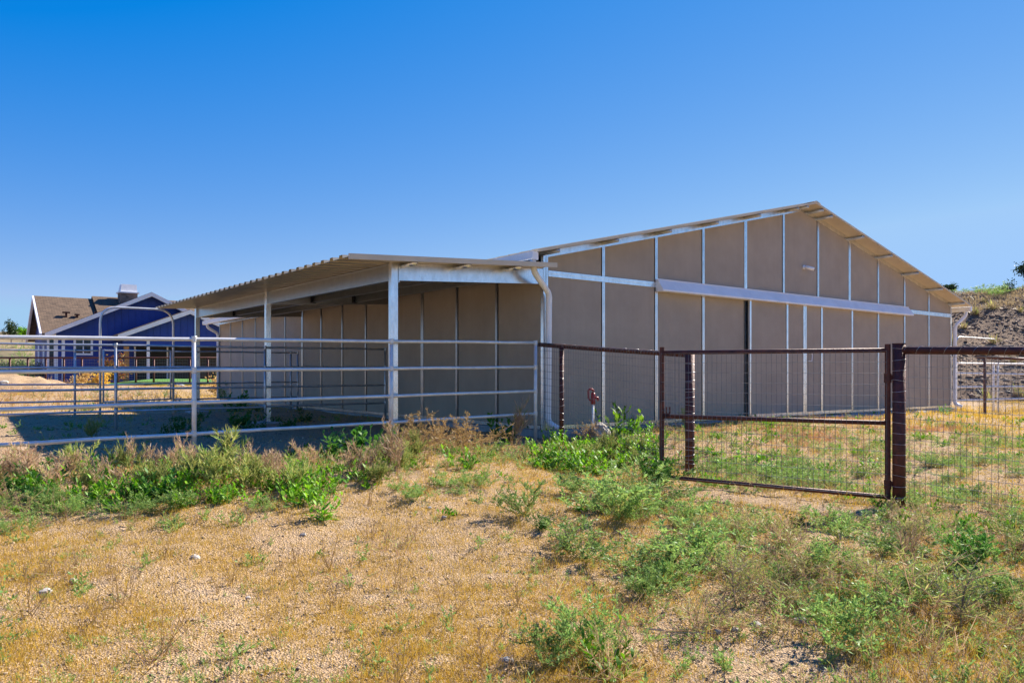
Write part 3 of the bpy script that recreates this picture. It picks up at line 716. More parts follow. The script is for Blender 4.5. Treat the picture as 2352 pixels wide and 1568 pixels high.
# main body + roof
MB().box(.6, 24, .6, 10.4, -.6, HE).build('wall', 'blue', house)
w_ = MB().prism_x([(.6,-.6),(10.4,-.6),(10.4,HE+.2),(5.5,HR-.25),(.6,HE+.2)], .45, .7).build('wall', 'blue', house)
slope_roof('roof', 0, 3.6, 0, 11, HE, HR, 'x', 0, house)
slope_roof('roof', 3.6, 26, -.1, 11.1, HE+.16, HR+.20, 'x', 0, house)
for ye in (-.0, 11.):                                  # rake boards on the left gable
    c = [(ye, HE-.30), (5.5, HR-.30), (5.5, HR-.01), (ye, HE-.01)]
    if ye > 5: c = c[::-1]
    MB().prism_x(c, -.12, .02).build('rake_board', 'trim', house)
# front gable
gable_wall(G1[0], G1[1], -1.2, -.6, HE-.05, HR+.02, house)
slope_roof('roof', G1[0], G1[1], -1.8, 5.5, HE-.05, HR+.02, 'y', 0, house)
fascia(G1[0], G1[1], -1.8, HE-.05, HR+.02, house)
MB().box(.5, 11.9, -1.0, .6, -.6, HE-.1).build('wall', 'blue', house)
# porch gable
P2E, P2R = 3.92-HZ0, 5.73-HZ0
gable_wall(G2[0], G2[1], -3.6, P2E-.35, P2E, P2R, house, oh=.35)
slope_roof('roof', G2[0], G2[1], -4.1, -1.2, P2E, P2R, 'y', 0, house)
fascia(G2[0], G2[1], -4.1, P2E, P2R, house)
MB().box(G2[0]+.4, G2[1]-.4, -3.62, -3.3, P2E-.6, P2E-.34).build('porch_beam', 'blue', house)
for x in (4.35, 11.7): MB().box(x-.14, x+.14, -3.6, -3.32, -.6, P2E-.6).build('porch_post', 'wood', house)
MB().box(5.2, 11.6, -1.27, -1.205, -.1, 2.75).build('patio_door', 'dark', house)
pd = MB()
for x in (5.25, 7.3, 9.4, 11.55): pd.box(x-.05, x+.05, -1.31, -1.272, -.1, 2.75)
pd.box(5.2, 11.6, -1.315, -1.273, 2.70, 2.80).build('door_frame', 'trim', house)
MB().box(5.4, 11.5, -1.268, -1.262, .1, 2.6)
def window(x0, x1, z0, z1, y, panes, parent):
    f_ = MB(); t_ = .13
    f_.box(x0-t_, x1+t_, y-.07, y-.005, z1, z1+t_*1.2); f_.box(x0-t_, x1+t_, y-.07, y-.005, z0-t_, z0); f_.box(x0-t_, x0, y-.07, y-.005, z0, z1); f_.box(x1, x1+t_, y-.07, y-.005, z0, z1)
    for i in range(1, panes):
        x = lerp(x0, x1, i/panes); f_.box(x-.03, x+.03, y-.05, y-.005, z0, z1)
    wn = f_.build('window', 'trim', parent); MB().box(x0, x1, y-.03, y-.006, z0, z1).build('pane', 'glass', wn); return wn
def hpx(px, v):                                       # house-local x for a pixel column on the plane y = v
    ox, oy = HX0 - v*Us, HY0 + v*Uc; t = (px-CX)/F
    return (t*oy-ox)/(Uc-t*Us)
window(hpx(174,-1.2), hpx(208,-1.2), 1.95, 2.85, -1.2, 2, house)
window(hpx(113,-1.2), hpx(119,-1.2)+.1, 1.0, 3.0, -1.2, 1, house)
for px in (129, 145, 340): 
    x = hpx(px, -1.2) if px < 300 else hpx(px, -3.65); y = -1.2 if px < 300 else -3.65
    MB().box(x-.09, x+.09, y-.09, y-.004, -.5, 3.0).build('corner_board', 'trim', house)
for y in (3.0, 6.5):                                   # windows in the left gable end
    MB().box(.38, .448, y, y+.9, .9, 2.7).build('window', 'trim', house)
# chimney, vents, skylight
cx0, cx1 = hpx(276, 4.2), hpx(316, 4.2)
ch = MB().box(cx0, cx1, 4.2, 5.2, HR-1.6, HR+.44).build('chimney', 'stone', house)
MB().box(cx0-.10, cx1+.10, 4.1, 5.3, HR+.442, HR+.54).build('chimney_band', 'white', ch)
w2 = (cx1-cx0)
MB().hexa([(cx0+.02,4.2,HR+.542),(cx1-.02,4.2,HR+.542),(cx1-.02,5.2,HR+.542),(cx0+.02,5.2,HR+.542),(cx0+.12,4.3,HR+1.10),(cx1-.05,4.3,HR+1.10),(cx1-.05,5.1,HR+1.10),(cx0+.12,5.1,HR+1.10)]).build('chimney_cap', 'white', ch)
for px, w_, hh in ((152,.45,.28), (177,.30,.16), (219,.10,.4)):
    x = hpx(px, 2.4); zb = HE + (HR-HE)*2.4/5.5
    v_ = MB().box(x-.06, x+.06, 2.34, 2.46, zb-.1, zb+hh).box(x-w_/2, x+w_/2, 2.2, 2.6, zb+hh, zb+hh+.08)
    v_.build('roof_vent', 'rust', house)

# fence, lawn and rubble in front of the house
fl = [(at(px, YH, 42.).x, 42.) for px in (-60, 432, 560)]
simple_mesh_fence('brown pipe and wire fence across the front of the blue house', fl[0], fl[2], [i/15 for i in range(16)], 1.5, r=.05, rp=.055, group='rusty wire mesh fences', cell=(.14,.14), wr=.005, bottom=True)
lx = np.linspace(at(285,YH,44).x, at(600,YH,44).x, 40); ly = np.linspace(40.2, 47.6, 14); LX, LY = np.meshgrid(lx, ly)
nx, ny = 40, 14; I = (np.arange(ny-1)[:,None]*nx + np.arange(nx-1)[None,:]).ravel()
o = bpy.data.objects.new('lawn', fast_mesh('lawn', np.stack([LX, LY, terr(LX, LY)+.05+.034*(LY-40.2)], -1).reshape(-1,3), np.stack([I, I+1, I+1+nx, I+nx], -1), 'lawn')); COL.objects.link(o); structure(o)
# mound of dirt
mc = at(-130, 880, 36.); mx = np.linspace(-7, 7, 70); my = np.linspace(-3, 3, 34); MX, MY = np.meshgrid(mx, my)
MZ = np.clip(1-(MX/6.6)**2-(MY/2.8)**2, -.2, 1)*(.72+.5*fbm(MX*.6, MY*.6, 8, 3)) + (fbm(MX*2, MY*2, 12, 3)-.5)*.35
nx, ny = 70, 34; I = (np.arange(ny-1)[:,None]*nx + np.arange(nx-1)[None,:]).ravel()
o = bpy.data.objects.new('dirt_mound', fast_mesh('dirt_mound', np.stack([MX+mc.x, MY+mc.y, MZ+tz(mc.x, mc.y)-.1], -1).reshape(-1,3), np.stack([I, I+1, I+1+nx, I+nx], -1), 'ground', True)); COL.objects.link(o)
tag(structure(o), 'long low mound of pale dirt and rubble behind the corral at the left', 'dirt mound')
rubble = [rock_mesh('rubble_stone', (.2,.16,.12), 20+i, 'rock', 2, .5) for i in range(4)]
for i in range(26):
    if i < 18: x, y = mc.x+random.uniform(-6,5), mc.y+random.uniform(-2.6,0.5); z = tz(x,y) + max(0, .85*(1-((x-mc.x)/6.6)**2-((y-mc.y)/2.8)**2))
    else:
        p = at(random.uniform(580,660), 880, random.uniform(38.5,40.5)); x, y = p.x-6, p.y; p = at(random.choice((random.uniform(385,418), random.uniform(500,545))), 880, y); x = p.x; z = tz(x,y)+.05*random.random()
    put('rubble_stone', rubble[i%4], (x,y,z), random.random()*6, random.uniform(.35,1.1), 'pale rubble stone lying on the dirt mound at the left' if i < 18 else 'pale rubble stone heaped before the brown house fence', 'stone', 'rubble stones on the mound' if i < 18 else 'rubble stones by the house fence')

# ------------------------------------------------------------------ PLANTS
class PB:                                            # plant builder: leaf-sized faces with a material slot each
    def __init__(s): s.v, s.f, s.m = [], [], []
    def face(s, pts, mi): n = len(s.v); s.v += [tuple(p) for p in pts]; s.f.append(tuple(range(n, n+len(pts)))); s.m.append(mi)
    def strip(s, rows, mi):                          # rows of (left, right): joined so a leaf is one island
        n = len(s.v)
        for a, b in rows: s.v += [tuple(a), tuple(b)]
        for i in range(len(rows)-1): s.f.append((n+2*i, n+2*i+1, n+2*i+3, n+2*i+2)); s.m.append(mi)
    def ribbon(s, pts, w0, w1, mi, rr):              # thin stem
        d = (pts[-1]-pts[0]).normalized(); a = d.cross(Vector((rr.uniform(-1,1), rr.uniform(-1,1), rr.uniform(-.3,.3)))).normalized()
        N = len(pts); s.strip([(p-a*lerp(w0,w1,i/(N-1)), p+a*lerp(w0,w1,i/(N-1))) for i, p in enumerate(pts)], mi)
        b = d.cross(a).normalized(); s.strip([(p-b*lerp(w0,w1,i/(N-1)), p+b*lerp(w0,w1,i/(N-1))) for i, p in enumerate(pts)], mi)
    def leaf(s, p, d, L, Wd, droop, mi, rr, n=4, fold=.25):
        d = d.normalized(); sd = d.cross(Vector((0,0,1)))
        if sd.length < .1: sd = Vector((1,0,0))
        sd.normalize(); sd = (sd + Vector((0,0,rr.uniform(-.5,.5)))).normalized(); rows = []; q = p.copy(); dd = d.copy()
        for i in range(n+1):
            t = i/n; w = Wd*(math.sin(math.pi*min(1, t*.88+.10))**.8)*(1 if i < n else .15)
            wv = 1+rr.uniform(-.2,.2)
            rows.append((q - sd*w*wv, q + sd*w*wv)); q = q + dd*L/n; dd = (dd + Vector((0,0,-droop/n))).normalized()
        s.strip(rows, mi)
    def mesh(s, name, mats):
        me = bpy.data.meshes.new(name); me.from_pydata(s.v, [], s.f); me.update()
        for m in mats: me.materials.append(M[m])
        me.polygons.foreach_set('material_index', s.m); return me
def rd(rr, el0, el1):
    a = rr.uniform(0, 6.283); e = rr.uniform(el0, el1); return Vector((math.cos(a)*math.cos(e), math.sin(a)*math.cos(e), math.sin(e)))
def curve_pts(p, d, L, n, grav, rr, jit=.12):
    pts = [p.copy()]; d = d.normalized(); q = p.copy()
    for i in range(n):
        d = (d + Vector((rr.uniform(-jit,jit), rr.uniform(-jit,jit), rr.uniform(-jit,jit)+grav/n))).normalized(); q = q + d*L/n; pts.append(q.copy())
    return pts
def leafy(seed, H=.30, n=130, mats=('leafy','feather'), fat=1.):            # broad upright leaves on several stalks
    rr = random.Random(seed); b = PB(); tops = []
    for i in range(13):
        a = rr.uniform(0,6.283); r = rr.random()**.5*.13*H/.3
        pts = curve_pts(Vector((r*math.cos(a), r*math.sin(a), -.01)), Vector((math.cos(a)*.35, math.sin(a)*.35, 1)), H*rr.uniform(.45,1.0), 5, -.05, rr); b.ribbon(pts, .003, .0015, 1, rr); tops.append(pts)
    for i in range(n):
        pts = rr.choice(tops); k = rr.randint(0, 5); p = pts[k]; a = rr.uniform(0,6.283); up = .45 + .28*k
        d = Vector((math.cos(a), math.sin(a), up+rr.uniform(-.3,.5)))
        l = H*rr.uniform(.18,.34)*(1.25-.10*k); b.leaf(p, d, l, l*rr.uniform(.11,.18)*fat, rr.uniform(.2,1.1), 0, rr)
    return b.mesh('leafy_weed', mats)
def feathery(seed, H=.38, n=18, spread=(.45, 1.45), leaves=13, lsz=.034, mats=('feather','wisp'), lw=.0042, grav=-.1):
    rr = random.Random(seed); b = PB()
    for i in range(n):
        d = rd(rr, *spread); L = H*rr.uniform(.6,1.1)/max(.55, d.z**.5)
        pts = curve_pts(Vector((rr.uniform(-.03,.03), rr.uniform(-.03,.03), 0)), d, L, 6, grav, rr); b.ribbon(pts, .0026, .001, 1, rr)
        for j in range(7):
            t = rr.uniform(.25, 1); k = min(5, int(t*6)); q = lerp(pts[k], pts[k+1], t*6-k)
            sp = curve_pts(q, (pts[k+1]-pts[k]).normalized()*.8+rd(rr,-.3,1.), L*rr.uniform(.15,.38)*(1.25-t*.6), 4, 0, rr); b.ribbon(sp, .0015, .0007, 1, rr)
            for m in range(leaves):
                tt = rr.random(); kk = min(3, int(tt*4)); p = lerp(sp[kk], sp[kk+1], tt*4-kk)
                dd = (sp[kk+1]-sp[kk]).normalized()*.9 + rd(rr, -.6, 1.); dd.normalize(); l = lsz*rr.uniform(.6,1.3)
                sd = dd.cross(rd(rr,-1,1)).normalized()*lw*rr.uniform(.7,1.4)
                b.face([p, p+dd*l*.5+sd, p+dd*l, p+dd*l*.5-sd], 0)
    return b.mesh('feathery_weed', mats)
def seedy(seed, H=.42, n=6, mats=('tan','wisp'), pods=26, plen=.055, pw=.0034):    # mustard stalks with pods
    rr = random.Random(seed); b = PB()
    for i in range(n):
        d = rd(rr, 1.05, 1.5); L = H*rr.uniform(.65,1.1); pts = curve_pts(Vector((rr.uniform(-.06,.06), rr.uniform(-.06,.06), 0)), d, L, 6, .05, rr, .1); b.ribbon(pts, .003, .0014, 0, rr)
        br = [(pts, .35)]
        for j in range(4):
            t = rr.uniform(.3,.75); k = int(t*6); sp = curve_pts(lerp(pts[k], pts[k+1], t*6-k), d+rd(rr,.1,.8)*.9, L*rr.uniform(.25,.45), 5, .15, rr); b.ribbon(sp, .002, .001, 0, rr); br.append((sp, .1))
        for sp, t0 in br:
            N = len(sp)-1
            for m in range(pods if sp is pts else pods//2):
                tt = rr.uniform(t0, 1); kk = min(N-1, int(tt*N)); p = lerp(sp[kk], sp[kk+1], tt*N-kk)
                dd = ((sp[kk+1]-sp[kk]).normalized()*1.1 + rd(rr,-.2,.8)*.8).normalized(); l = plen*rr.uniform(.6,1.2); sd = dd.cross(rd(rr,-1,1)).normalized()*pw
                b.face([p-sd, p+sd, p+dd*l+sd*.3, p+dd*l-sd*.3], 0 if rr.random() < .85 else 1)
    return b.mesh('seeding_weed', mats)
def bushy(seed, H=.40, mats=('goldb','tan')):                    # tangled dry bush
    return feathery(seed, H, 26, (.25,1.45), 13, .030, mats, .0024, -.25)
def sapling(seed, H=.5):
    rr = random.Random(seed); b = PB(); tr = curve_pts(Vector((0,0,-.03)), Vector((rr.uniform(-.15,.15),0,1)), H*.6, 6, 0, rr, .07); b.ribbon(tr, .0065, .004, 1, rr)
    for i in range(10):
        k = rr.choice((3,4,5,6)); sp = curve_pts(tr[k], rd(rr, .1, 1.1), H*rr.uniform(.3,.6), 6, .1, rr, .18); b.ribbon(sp, .0028, .001, 1, rr)
        for j in range(6):
            kk = rr.randint(1,5); tw = curve_pts(sp[kk], rd(rr,-.1,1.2), H*rr.uniform(.1,.28), 4, .05, rr, .2); b.ribbon(tw, .0014, .0006, 1, rr)
            for m in range(9):
                p = lerp(tw[1], tw[4], rr.random()); dd = rd(rr,-.4,1.2); l = rr.uniform(.012,.035); sd = dd.cross(rd(rr,-1,1)).normalized()*.0022
                b.face([p, p+dd*l*.5+sd, p+dd*l, p+dd*l*.5-sd], 0)
    return b.mesh('sapling', ('wisp','straw'))
def wispy(seed, H=.26, mats=('wisp','tan')):
    return feathery(seed, H, 12, (.25,1.4), 5, .034, mats, .0017, -.1)
NV = 4
PROTO = {
 'L': [leafy(100+i) for i in range(NV)],
 'D': [leafy(140+i, .32, 150, ('leafy_dark','feather'), 1.25) for i in range(NV)],
 'F': [feathery(200+i) for i in range(NV)],
 'K': [feathery(240+i, .34, 22, (.7,1.5), 17, .026, ('leafy_dark','feather'), .0036) for i in range(NV)],
 'S': [seedy(300+i) for i in range(NV)],
 'Y': [seedy(340+i, .40, 8, ('wisp','feather'), 30, .06, .0042) for i in range(NV)],
 'G': [bushy(400+i) for i in range(NV)],
 'T': [sapling(500+i) for i in range(3)],
 'W': [wispy(600+i) for i in range(NV)],
}
INFO = {'L': ('leafy_weed', .30), 'D': ('leafy_weed', .32), 'F': ('feathery_weed', .38), 'K': ('feathery_weed', .34), 'S': ('seeding_weed', .42), 'Y': ('seeding_weed', .40), 'G': ('dry_bush', .40), 'T': ('sapling', .5), 'W': ('wispy_weed', .26)}
pr = random.Random(11)
def plant(kind, px, py, h, label, group=None, wide=1.):
    x, y = gp(px, py); name, H = INFO[kind]; s = h/H
    o = put(name, pr.choice(PROTO[kind]), (x, y, tz(x, y)-.015), pr.uniform(0, 6.283), (s*wide, s*wide, s), label, {'T': 'sapling', 'G': 'bush'}.get(kind, 'weed'), group)
    return o
# single plants one can point to
plant('L', 1428, 1003, .58, 'big rounded bright green weed against the barn just right of the boulder', None, 1.2)
plant('G', 1356, 1016, .34, 'dry brown weed sprouting in front of the pale boulder')
plant('L', 1478, 1008, .30, 'yellow-green leafy weed right of the boulder weed, by the wall')
plant('Y', 1405, 1052, .36, 'yellowish flowering weed just below the red hydrant and boulder', None, 1.2)
plant('F', 1416, 1185, .50, 'large grey-green feathery bush left of the gate, in front of the latch post', None, 1.35)
plant('K', 1512, 1122, .40, 'dense dark green bush touching the free end of the mesh gate', None, 1.3)
plant('F', 1205, 1186, .34, 'grey-green feathery weed alone on the sand left of the gate bushes')
plant('K', 1243, 1222, .17, 'small dark tufted weed between the two feathery bushes in the sand')
plant('F', 1342, 1290, .30, 'low spreading green feathery bush in the open sand at centre', None, 1.5)
plant('F', 1330, 1500, .30, 'feathery green weed at the bottom edge, left part of its clump')
plant('L', 1395, 1545, .24, 'bright leafy green weed at the bottom edge right of centre')
plant('W', 1400, 1560, .26, 'thin pinkish dry stems at the bottom edge beside the leafy weed')
plant('F', 1275, 1530, .24, 'feathery weed at the bottom edge, leftmost of its clump')
plant('T', 1693, 1396, .42, 'thin pale-stemmed sapling with bare spreading twigs on the right sand')
plant('T', 2205, 1440, .46, 'wispy sapling near the lower right corner, thin stalk and fine twigs', None, 1.1)
plant('W', 2110, 1400, .40, 'wispy pale green weed left of the lower right sapling', None, 1.2)
plant('F', 1610, 1295, .36, 'feathery grey-green weed right of the low spreading bush', None, 1.5)
plant('F', 1540, 1340, .24, 'small feathery weed under the larger feathery one, right of centre')
plant('K', 2235, 1300, .30, 'dark upright green weed in the right field below the fence', None, 1.1)
plant('F', 1925, 1245, .28, 'feathery bush below the hinge post of the gate', None, 1.3)
plant('F', 1880, 1320, .26, 'feathery weed in the right field, left of the reddish stalks', None, 1.3)
plant('S', 2075, 1300, .28, 'reddish tan seed stalks standing among the right field weeds')
plant('F', 1955, 1495, .30, 'open grey-green weed with dark stems near the lower right', None, 1.3)
plant('L', 1945, 1385, .12, 'little bright green leafy weed in the lower right field')
plant('L', 2045, 1195, .15, 'bright green leafy weed right at the foot of the hinge post', None, 1.4)
plant('K', 1830, 1215, .14, 'small dark green weed in the shadow below the gate')
plant('S', 1790, 1250, .22, 'small tan seed stalk in front of the gate shadow')
plant('S', 1190, 1020, .62, 'tall mustard weed with tan pods at the end post of the pipe fence')
plant('D', 1150, 1012, .40, 'dark green weed in the shade below the barn corner', None, 1.2)
plant('D', 1215, 1000, .28, 'shaded leafy weed at the very corner of the barn')
plant('K', 1160, 975, .50, 'tall dark feathery weed against the barn side wall near the corner')
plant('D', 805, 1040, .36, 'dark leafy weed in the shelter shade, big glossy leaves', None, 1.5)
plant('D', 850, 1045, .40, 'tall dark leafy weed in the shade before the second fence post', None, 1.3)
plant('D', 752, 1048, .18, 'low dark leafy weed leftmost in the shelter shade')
plant('G', 945, 1042, .48, 'big golden dry bush below the bottom fence rail, left one of two', None, 1.1)
plant('G', 1065, 1038, .46, 'big golden dry bush below the bottom fence rail, right one of two', None, 1.1)
plant('G', 1005, 1030, .38, 'smaller dry bush between the two golden bushes', None, 1.1)
plant('S', 905, 1090, .52, 'pale pink-tan seed stalks left of the golden bush at the fence', None, 1.2)
plant('L', 1060, 1075, .30, 'bright green leafy weed in front of the golden bushes')
plant('L', 738, 1185, .28, 'bright green leafy weed at the front edge of the weed band')
plant('L', 720, 1125, .24, 'bright leafy weed behind the front one in the weed band')
plant('L', 843, 1105, .26, 'bright leafy weed in the weed band under the shelter')
plant('S', 312, 1085, .36, 'pinkish seed stalk rising above the fence-side weeds at left')
plant('S', 425, 1085, .36, 'pinkish spreading seed stalk left of the nearest pipe fence post')
plant('Y', 283, 1090, .34, 'tall yellow-green weed stem left of the pinkish seed stalk')
plant('Y', 520, 1110, .46, 'tall bushy yellow-green weed right of the nearest fence post', None, 1.3)
plant('Y', 480, 1130, .38, 'bushy yellow-green weed at the foot of the nearest fence post', None, 1.2)
plant('L', 1715, 1060, .20, 'bright leafy weed seen through the gate, largest of its patch', None, 1.5)
plant('L', 1640, 1075, .16, 'bright leafy weed seen through the gate near the latch post', None, 1.3)
plant('L', 1770, 1075, .15, 'bright leafy weed seen through the middle of the gate', None, 1.3)
plant('L', 1650, 955, .15, 'small leafy weed against the barn wall beside the door')
plant('G', 1690, 956, .20, 'small dry brown weed against the barn door, left one')
plant('G', 1828, 955, .26, 'dry brown weed against the barn door below its handle')
plant('L', 2008, 955, .15, 'small leafy weed against the wall behind the gate upright')
plant('L', 2170, 951, .24, 'leafy weed at the right corner of the barn')
plant('Y', 1572, 985, .34, 'slender yellow-green weed behind the latch post by the wall')
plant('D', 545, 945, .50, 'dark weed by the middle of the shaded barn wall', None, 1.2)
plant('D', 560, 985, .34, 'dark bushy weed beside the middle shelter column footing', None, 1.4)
plant('K', 600, 925, .55, 'feathery weed against the lighter part of the barn side wall', None, 1.3)
plant('F', 535, 922, .60, 'feathery weed leftmost along the barn side wall', None, 1.3)
plant('Y', 215, 1010, .34, 'lone weed on a stem in the corral at the edge of the shade')
plant('K', 540, 905, .55, 'weed clump beside the third shelter column', None, 1.2)
# bands of look-alikes
def band(kind, n, box, h, label, group, wide=(.9,1.4)):
    for i in range(n):
        px = pr.uniform(box[0], box[1]); t = (px-box[0])/(box[1]-box[0]); y0, y1 = lerp(box[2], box[4], t), lerp(box[3], box[5], t)
        plant(kind, px, pr.uniform(y0, y1), pr.uniform(*h), label, group, pr.uniform(*wide))
band('L', 46, (-160, 780, 1090, 1205, 1075, 1150), (.14,.26), 'bright leafy weed in the tangled band in front of the pipe fence', 'leafy weeds of the left band')
band('D', 9, (0, 500, 1090, 1185, 1080, 1150), (.16,.26), 'deep green leafy weed in the tangled band in front of the pipe fence', 'deep green weeds of the left band')
band('S', 26, (-160, 900, 1085, 1140, 1075, 1110), (.22,.36), 'tan seed-stalk weed in the tangled band in front of the pipe fence', 'seed stalks of the left band')
band('Y', 18, (100, 1120, 1090, 1160, 1050, 1110), (.22,.38), 'yellow-green weed in the tangled band in front of the pipe fence', 'yellow-green weeds of the left band')
band('F', 28, (-160, 1180, 1160, 1270, 1085, 1135), (.09,.18), 'grey-green feathery weed along the front of the left weed band', 'feathery weeds of the left band', (1.,1.7))
band('Y', 12, (1320, 1500, 1020, 1070, 1030, 1080), (.16,.26), 'yellow-green weed in the patch below the hydrant', 'yellow-green weeds below the hydrant', (1.,1.5))
band('L', 36, (1240, 1520, 1015, 1080, 1030, 1095), (.16,.30), 'bright leafy weed in the patch below the hydrant', 'leafy weeds below the hydrant', (1.,1.6))
band('F', 14, (1300, 1700, 1110, 1170, 1090, 1260), (.14,.26), 'grey-green feathery weed among the bushes at the gate', 'feathery weeds by the gate', (1.,1.6))
band('W', 34, (1480, 2352, 1240, 1480, 1160, 1500), (.14,.28), 'thin wispy yellow-green weed scattered in the lower right field', 'wispy weeds of the right field', (1.,1.8))
band('F', 30, (1480, 2352, 1240, 1420, 1160, 1420), (.10,.22), 'grey-green feathery weed scattered in the lower right field', 'feathery weeds of the right field', (1.,1.8))
band('L', 16, (1600, 2000, 1060, 1100, 1050, 1110), (.08,.16), 'low leafy weed seen through the mesh gate', 'low weeds behind the gate', (1.,1.6))
band('F', 26, (1580, 2040, 1060, 1125, 1080, 1130), (.12,.22), 'grey-green weed seen through the lower half of the gate', 'feathery weeds behind the gate', (1.,1.6))
band('F', 22, (2080, 2352, 1000, 1170, 990, 1200), (.10,.20), 'grey-green weed behind the right stretch of mesh fence', 'weeds behind the right fence', (1.,1.7))
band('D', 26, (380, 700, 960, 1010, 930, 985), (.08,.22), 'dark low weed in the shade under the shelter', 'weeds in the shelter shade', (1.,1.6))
band('L', 10, (30, 400, 975, 1018, 975, 1015), (.06,.12), 'low weed along the foot of the middle pipe fence', 'weeds under the middle pipe fence', (1.,1.6))

# ------------------------------------------------------------------ stuff: grass, ground cover, gravel, litter
def blades(name, pts, nb, hl, wd, lean, m, seed, spread=.03):
    r = np.random.default_rng(seed); n = len(pts)*nb
    P = np.repeat(pts, nb, 0); sc = np.repeat(np.clip(pts[:,1]/6, .9, 2.2), nb)
    P = P + np.stack([r.normal(0,spread,n), r.normal(0,spread,n), np.zeros(n)], 1)
    a = r.uniform(0, 6.283, n); L = r.uniform(*hl, n); e = r.uniform(*lean, n); w = wd*r.uniform(.7,1.4,n)*sc
    d = np.stack([np.cos(a)*np.cos(e), np.sin(a)*np.cos(e), np.sin(e)], 1); b = r.uniform(0, 6.283, n)
    s_ = np.stack([np.cos(b), np.sin(b), np.zeros(n)], 1)*w[:,None]
    mid = P + d*L[:,None]*.55; d2 = d.copy(); d2[:,2] -= r.uniform(.1,.7,n); tip = mid + d2*L[:,None]*.45
    V = np.stack([P-s_, P+s_, mid+s_*.8, tip, mid-s_*.8], 1).reshape(-1,3)
    k = np.arange(n)*5; Fa = np.concatenate([np.stack([k,k+1,k+2,k+4],1), np.stack([k+4,k+2,k+3,k+3],1)])
    return V, Fa
def fast_mixed(name, V, quads, tris, m):
    return None
def blade_obj(name, pts, nb, hl, wd, lean, m, seed, spread=.03):
    V, Fa = blades(name, pts, nb, hl, wd, lean, m, seed, spread)
    q = Fa[:len(Fa)//2]; t = Fa[len(Fa)//2:][:, :3]
    me = bpy.data.meshes.new(name); me.vertices.add(len(V)); me.vertices.foreach_set('co', V.astype(np.float32).ravel())
    nl = q.size + t.size; me.loops.add(nl); me.loops.foreach_set('vertex_index', np.concatenate([q.ravel(), t.ravel()]).astype(np.int32))
    me.polygons.add(len(q)+len(t)); me.polygons.foreach_set('loop_start', np.concatenate([np.arange(0, q.size, 4), q.size+np.arange(0, t.size, 3)]).astype(np.int32))
    me.update(calc_edges=True); me.materials.append(M[m])
    o = bpy.data.objects.new(name, me); COL.objects.link(o); return stuff(o)
def field_points(n, y0, y1, seed, dens=None, power=1.6):
    n = int(n*1.25); r = np.random.default_rng(seed); t = r.random(n)**power; y = y0 + (y1-y0)*t
    x = r.uniform(-.92, .90, n)*y + r.uniform(-.4,.4,n)
    u, v = to_uv(x, y)
    ok = ~((u > -.05) & (u < WU+.1) & (v > -.03) & (v < LV+.1))
    if dens is not None: ok &= r.random(n) < dens(x, y, u, v)
    x, y = x[ok], y[ok]; return np.stack([x, y, terr(x, y)], 1)
def inshade(u, v): return (u > -6.7) & (u < 0) & (v > .2) & (v < 10.5)
def corral(u, v): return (u < 0) & (v > -.3) & (v < 9.8)
def d_gold(x, y, u, v):
    d = np.clip((fbm(x*.9, y*.9, 41, 4)-.33)*5, .14, 1)
    d = np.where(corral(u, v), d*.05, d); return d*np.where((v < -.2) & (u > .5) & (y > 7.5), .5, 1.)
blade_obj('dry_grass', field_points(110000, 2.5, 16, 51, d_gold, 1.7), 8, (.012,.048), .0012, (.5,1.5), 'gold', 52, .035)
blade_obj('tall_dry_grass', field_points(1500, 2.6, 14, 53, lambda x,y,u,v: d_gold(x,y,u,v)*.8, 1.4), 7, (.08,.22), .0011, (.8,1.5), 'gold', 54, .02)
blade_obj('dry_grass', field_points(16000, 14, 42, 55, lambda x,y,u,v: np.where(corral(u,v), .05, np.clip((fbm(x*.3,y*.3,43,4)-.36)*5,.1,1)), 1.), 9, (.05,.16), .0022, (.6,1.5), 'gold', 56, .10)
def d_red(x, y, u, v): return np.where((v < -.2) & (v > -2.6) & (u > 2.0) & (u < 9), np.clip((fbm(x*.8,y*.8,47,3)-.40)*5, 0, 1), 0)
blade_obj('reddish_dry_grass', field_points(34000, 9, 18, 57, d_red, 1.), 8, (.03,.10), .0016, (.6,1.5), 'orange', 58, .05)
def d_green(x, y, u, v):
    rt = np.clip((x-.2-.02*y)/1.6, 0, 1)*np.clip((fbm(x*.8, y*.8, 61, 4)-.36)*4.5, 0, 1)
    bandl = np.exp(-((v+1.7+.05*u)/.75)**2)*np.where(u < .5, 1, 0)*np.clip((fbm(x*.9, y*.9, 63, 3)-.30)*4, 0, 1)
    rt = np.where(y > 7.5, rt*1.6, rt)
    return np.where(corral(u, v), .015, np.clip(rt*.40+bandl*.75+.02, 0, 1))
def merged(name, protos, pts, hs, m_over, seed, zs=1.):
    r = np.random.default_rng(seed); Vs, Qs, Ms, off = [], [], [], 0
    src = []
    for me in protos:
        V = np.empty(len(me.vertices)*3, np.float32); me.vertices.foreach_get('co', V); V = V.reshape(-1,3)
        li = np.empty(len(me.loops), np.int32); me.loops.foreach_get('vertex_index', li)
        mi = np.empty(len(me.polygons), np.int32); me.polygons.foreach_get('material_index', mi); src.append((V, li.reshape(-1,4), mi))
    for p in pts:
        V, q, mi = src[r.integers(len(src))]; a = r.uniform(0,6.283); s = r.uniform(*hs); c, sn = math.cos(a)*s, math.sin(a)*s
        X = np.stack([V[:,0]*c-V[:,1]*sn+p[0], V[:,0]*sn+V[:,1]*c+p[1], V[:,2]*s*zs+p[2]-.01], 1); Vs.append(X); Qs.append(q+off); Ms.append(mi); off += len(V)
    me = fast_mesh(name, np.concatenate(Vs), np.concatenate(Qs), protos[0].materials[0])
    for mt in list(protos[0].materials)[1:]: me.materials.append(mt)
    me.polygons.foreach_set('material_index', np.concatenate(Ms)); o = bpy.data.objects.new(name, me); COL.objects.link(o); return stuff(o)
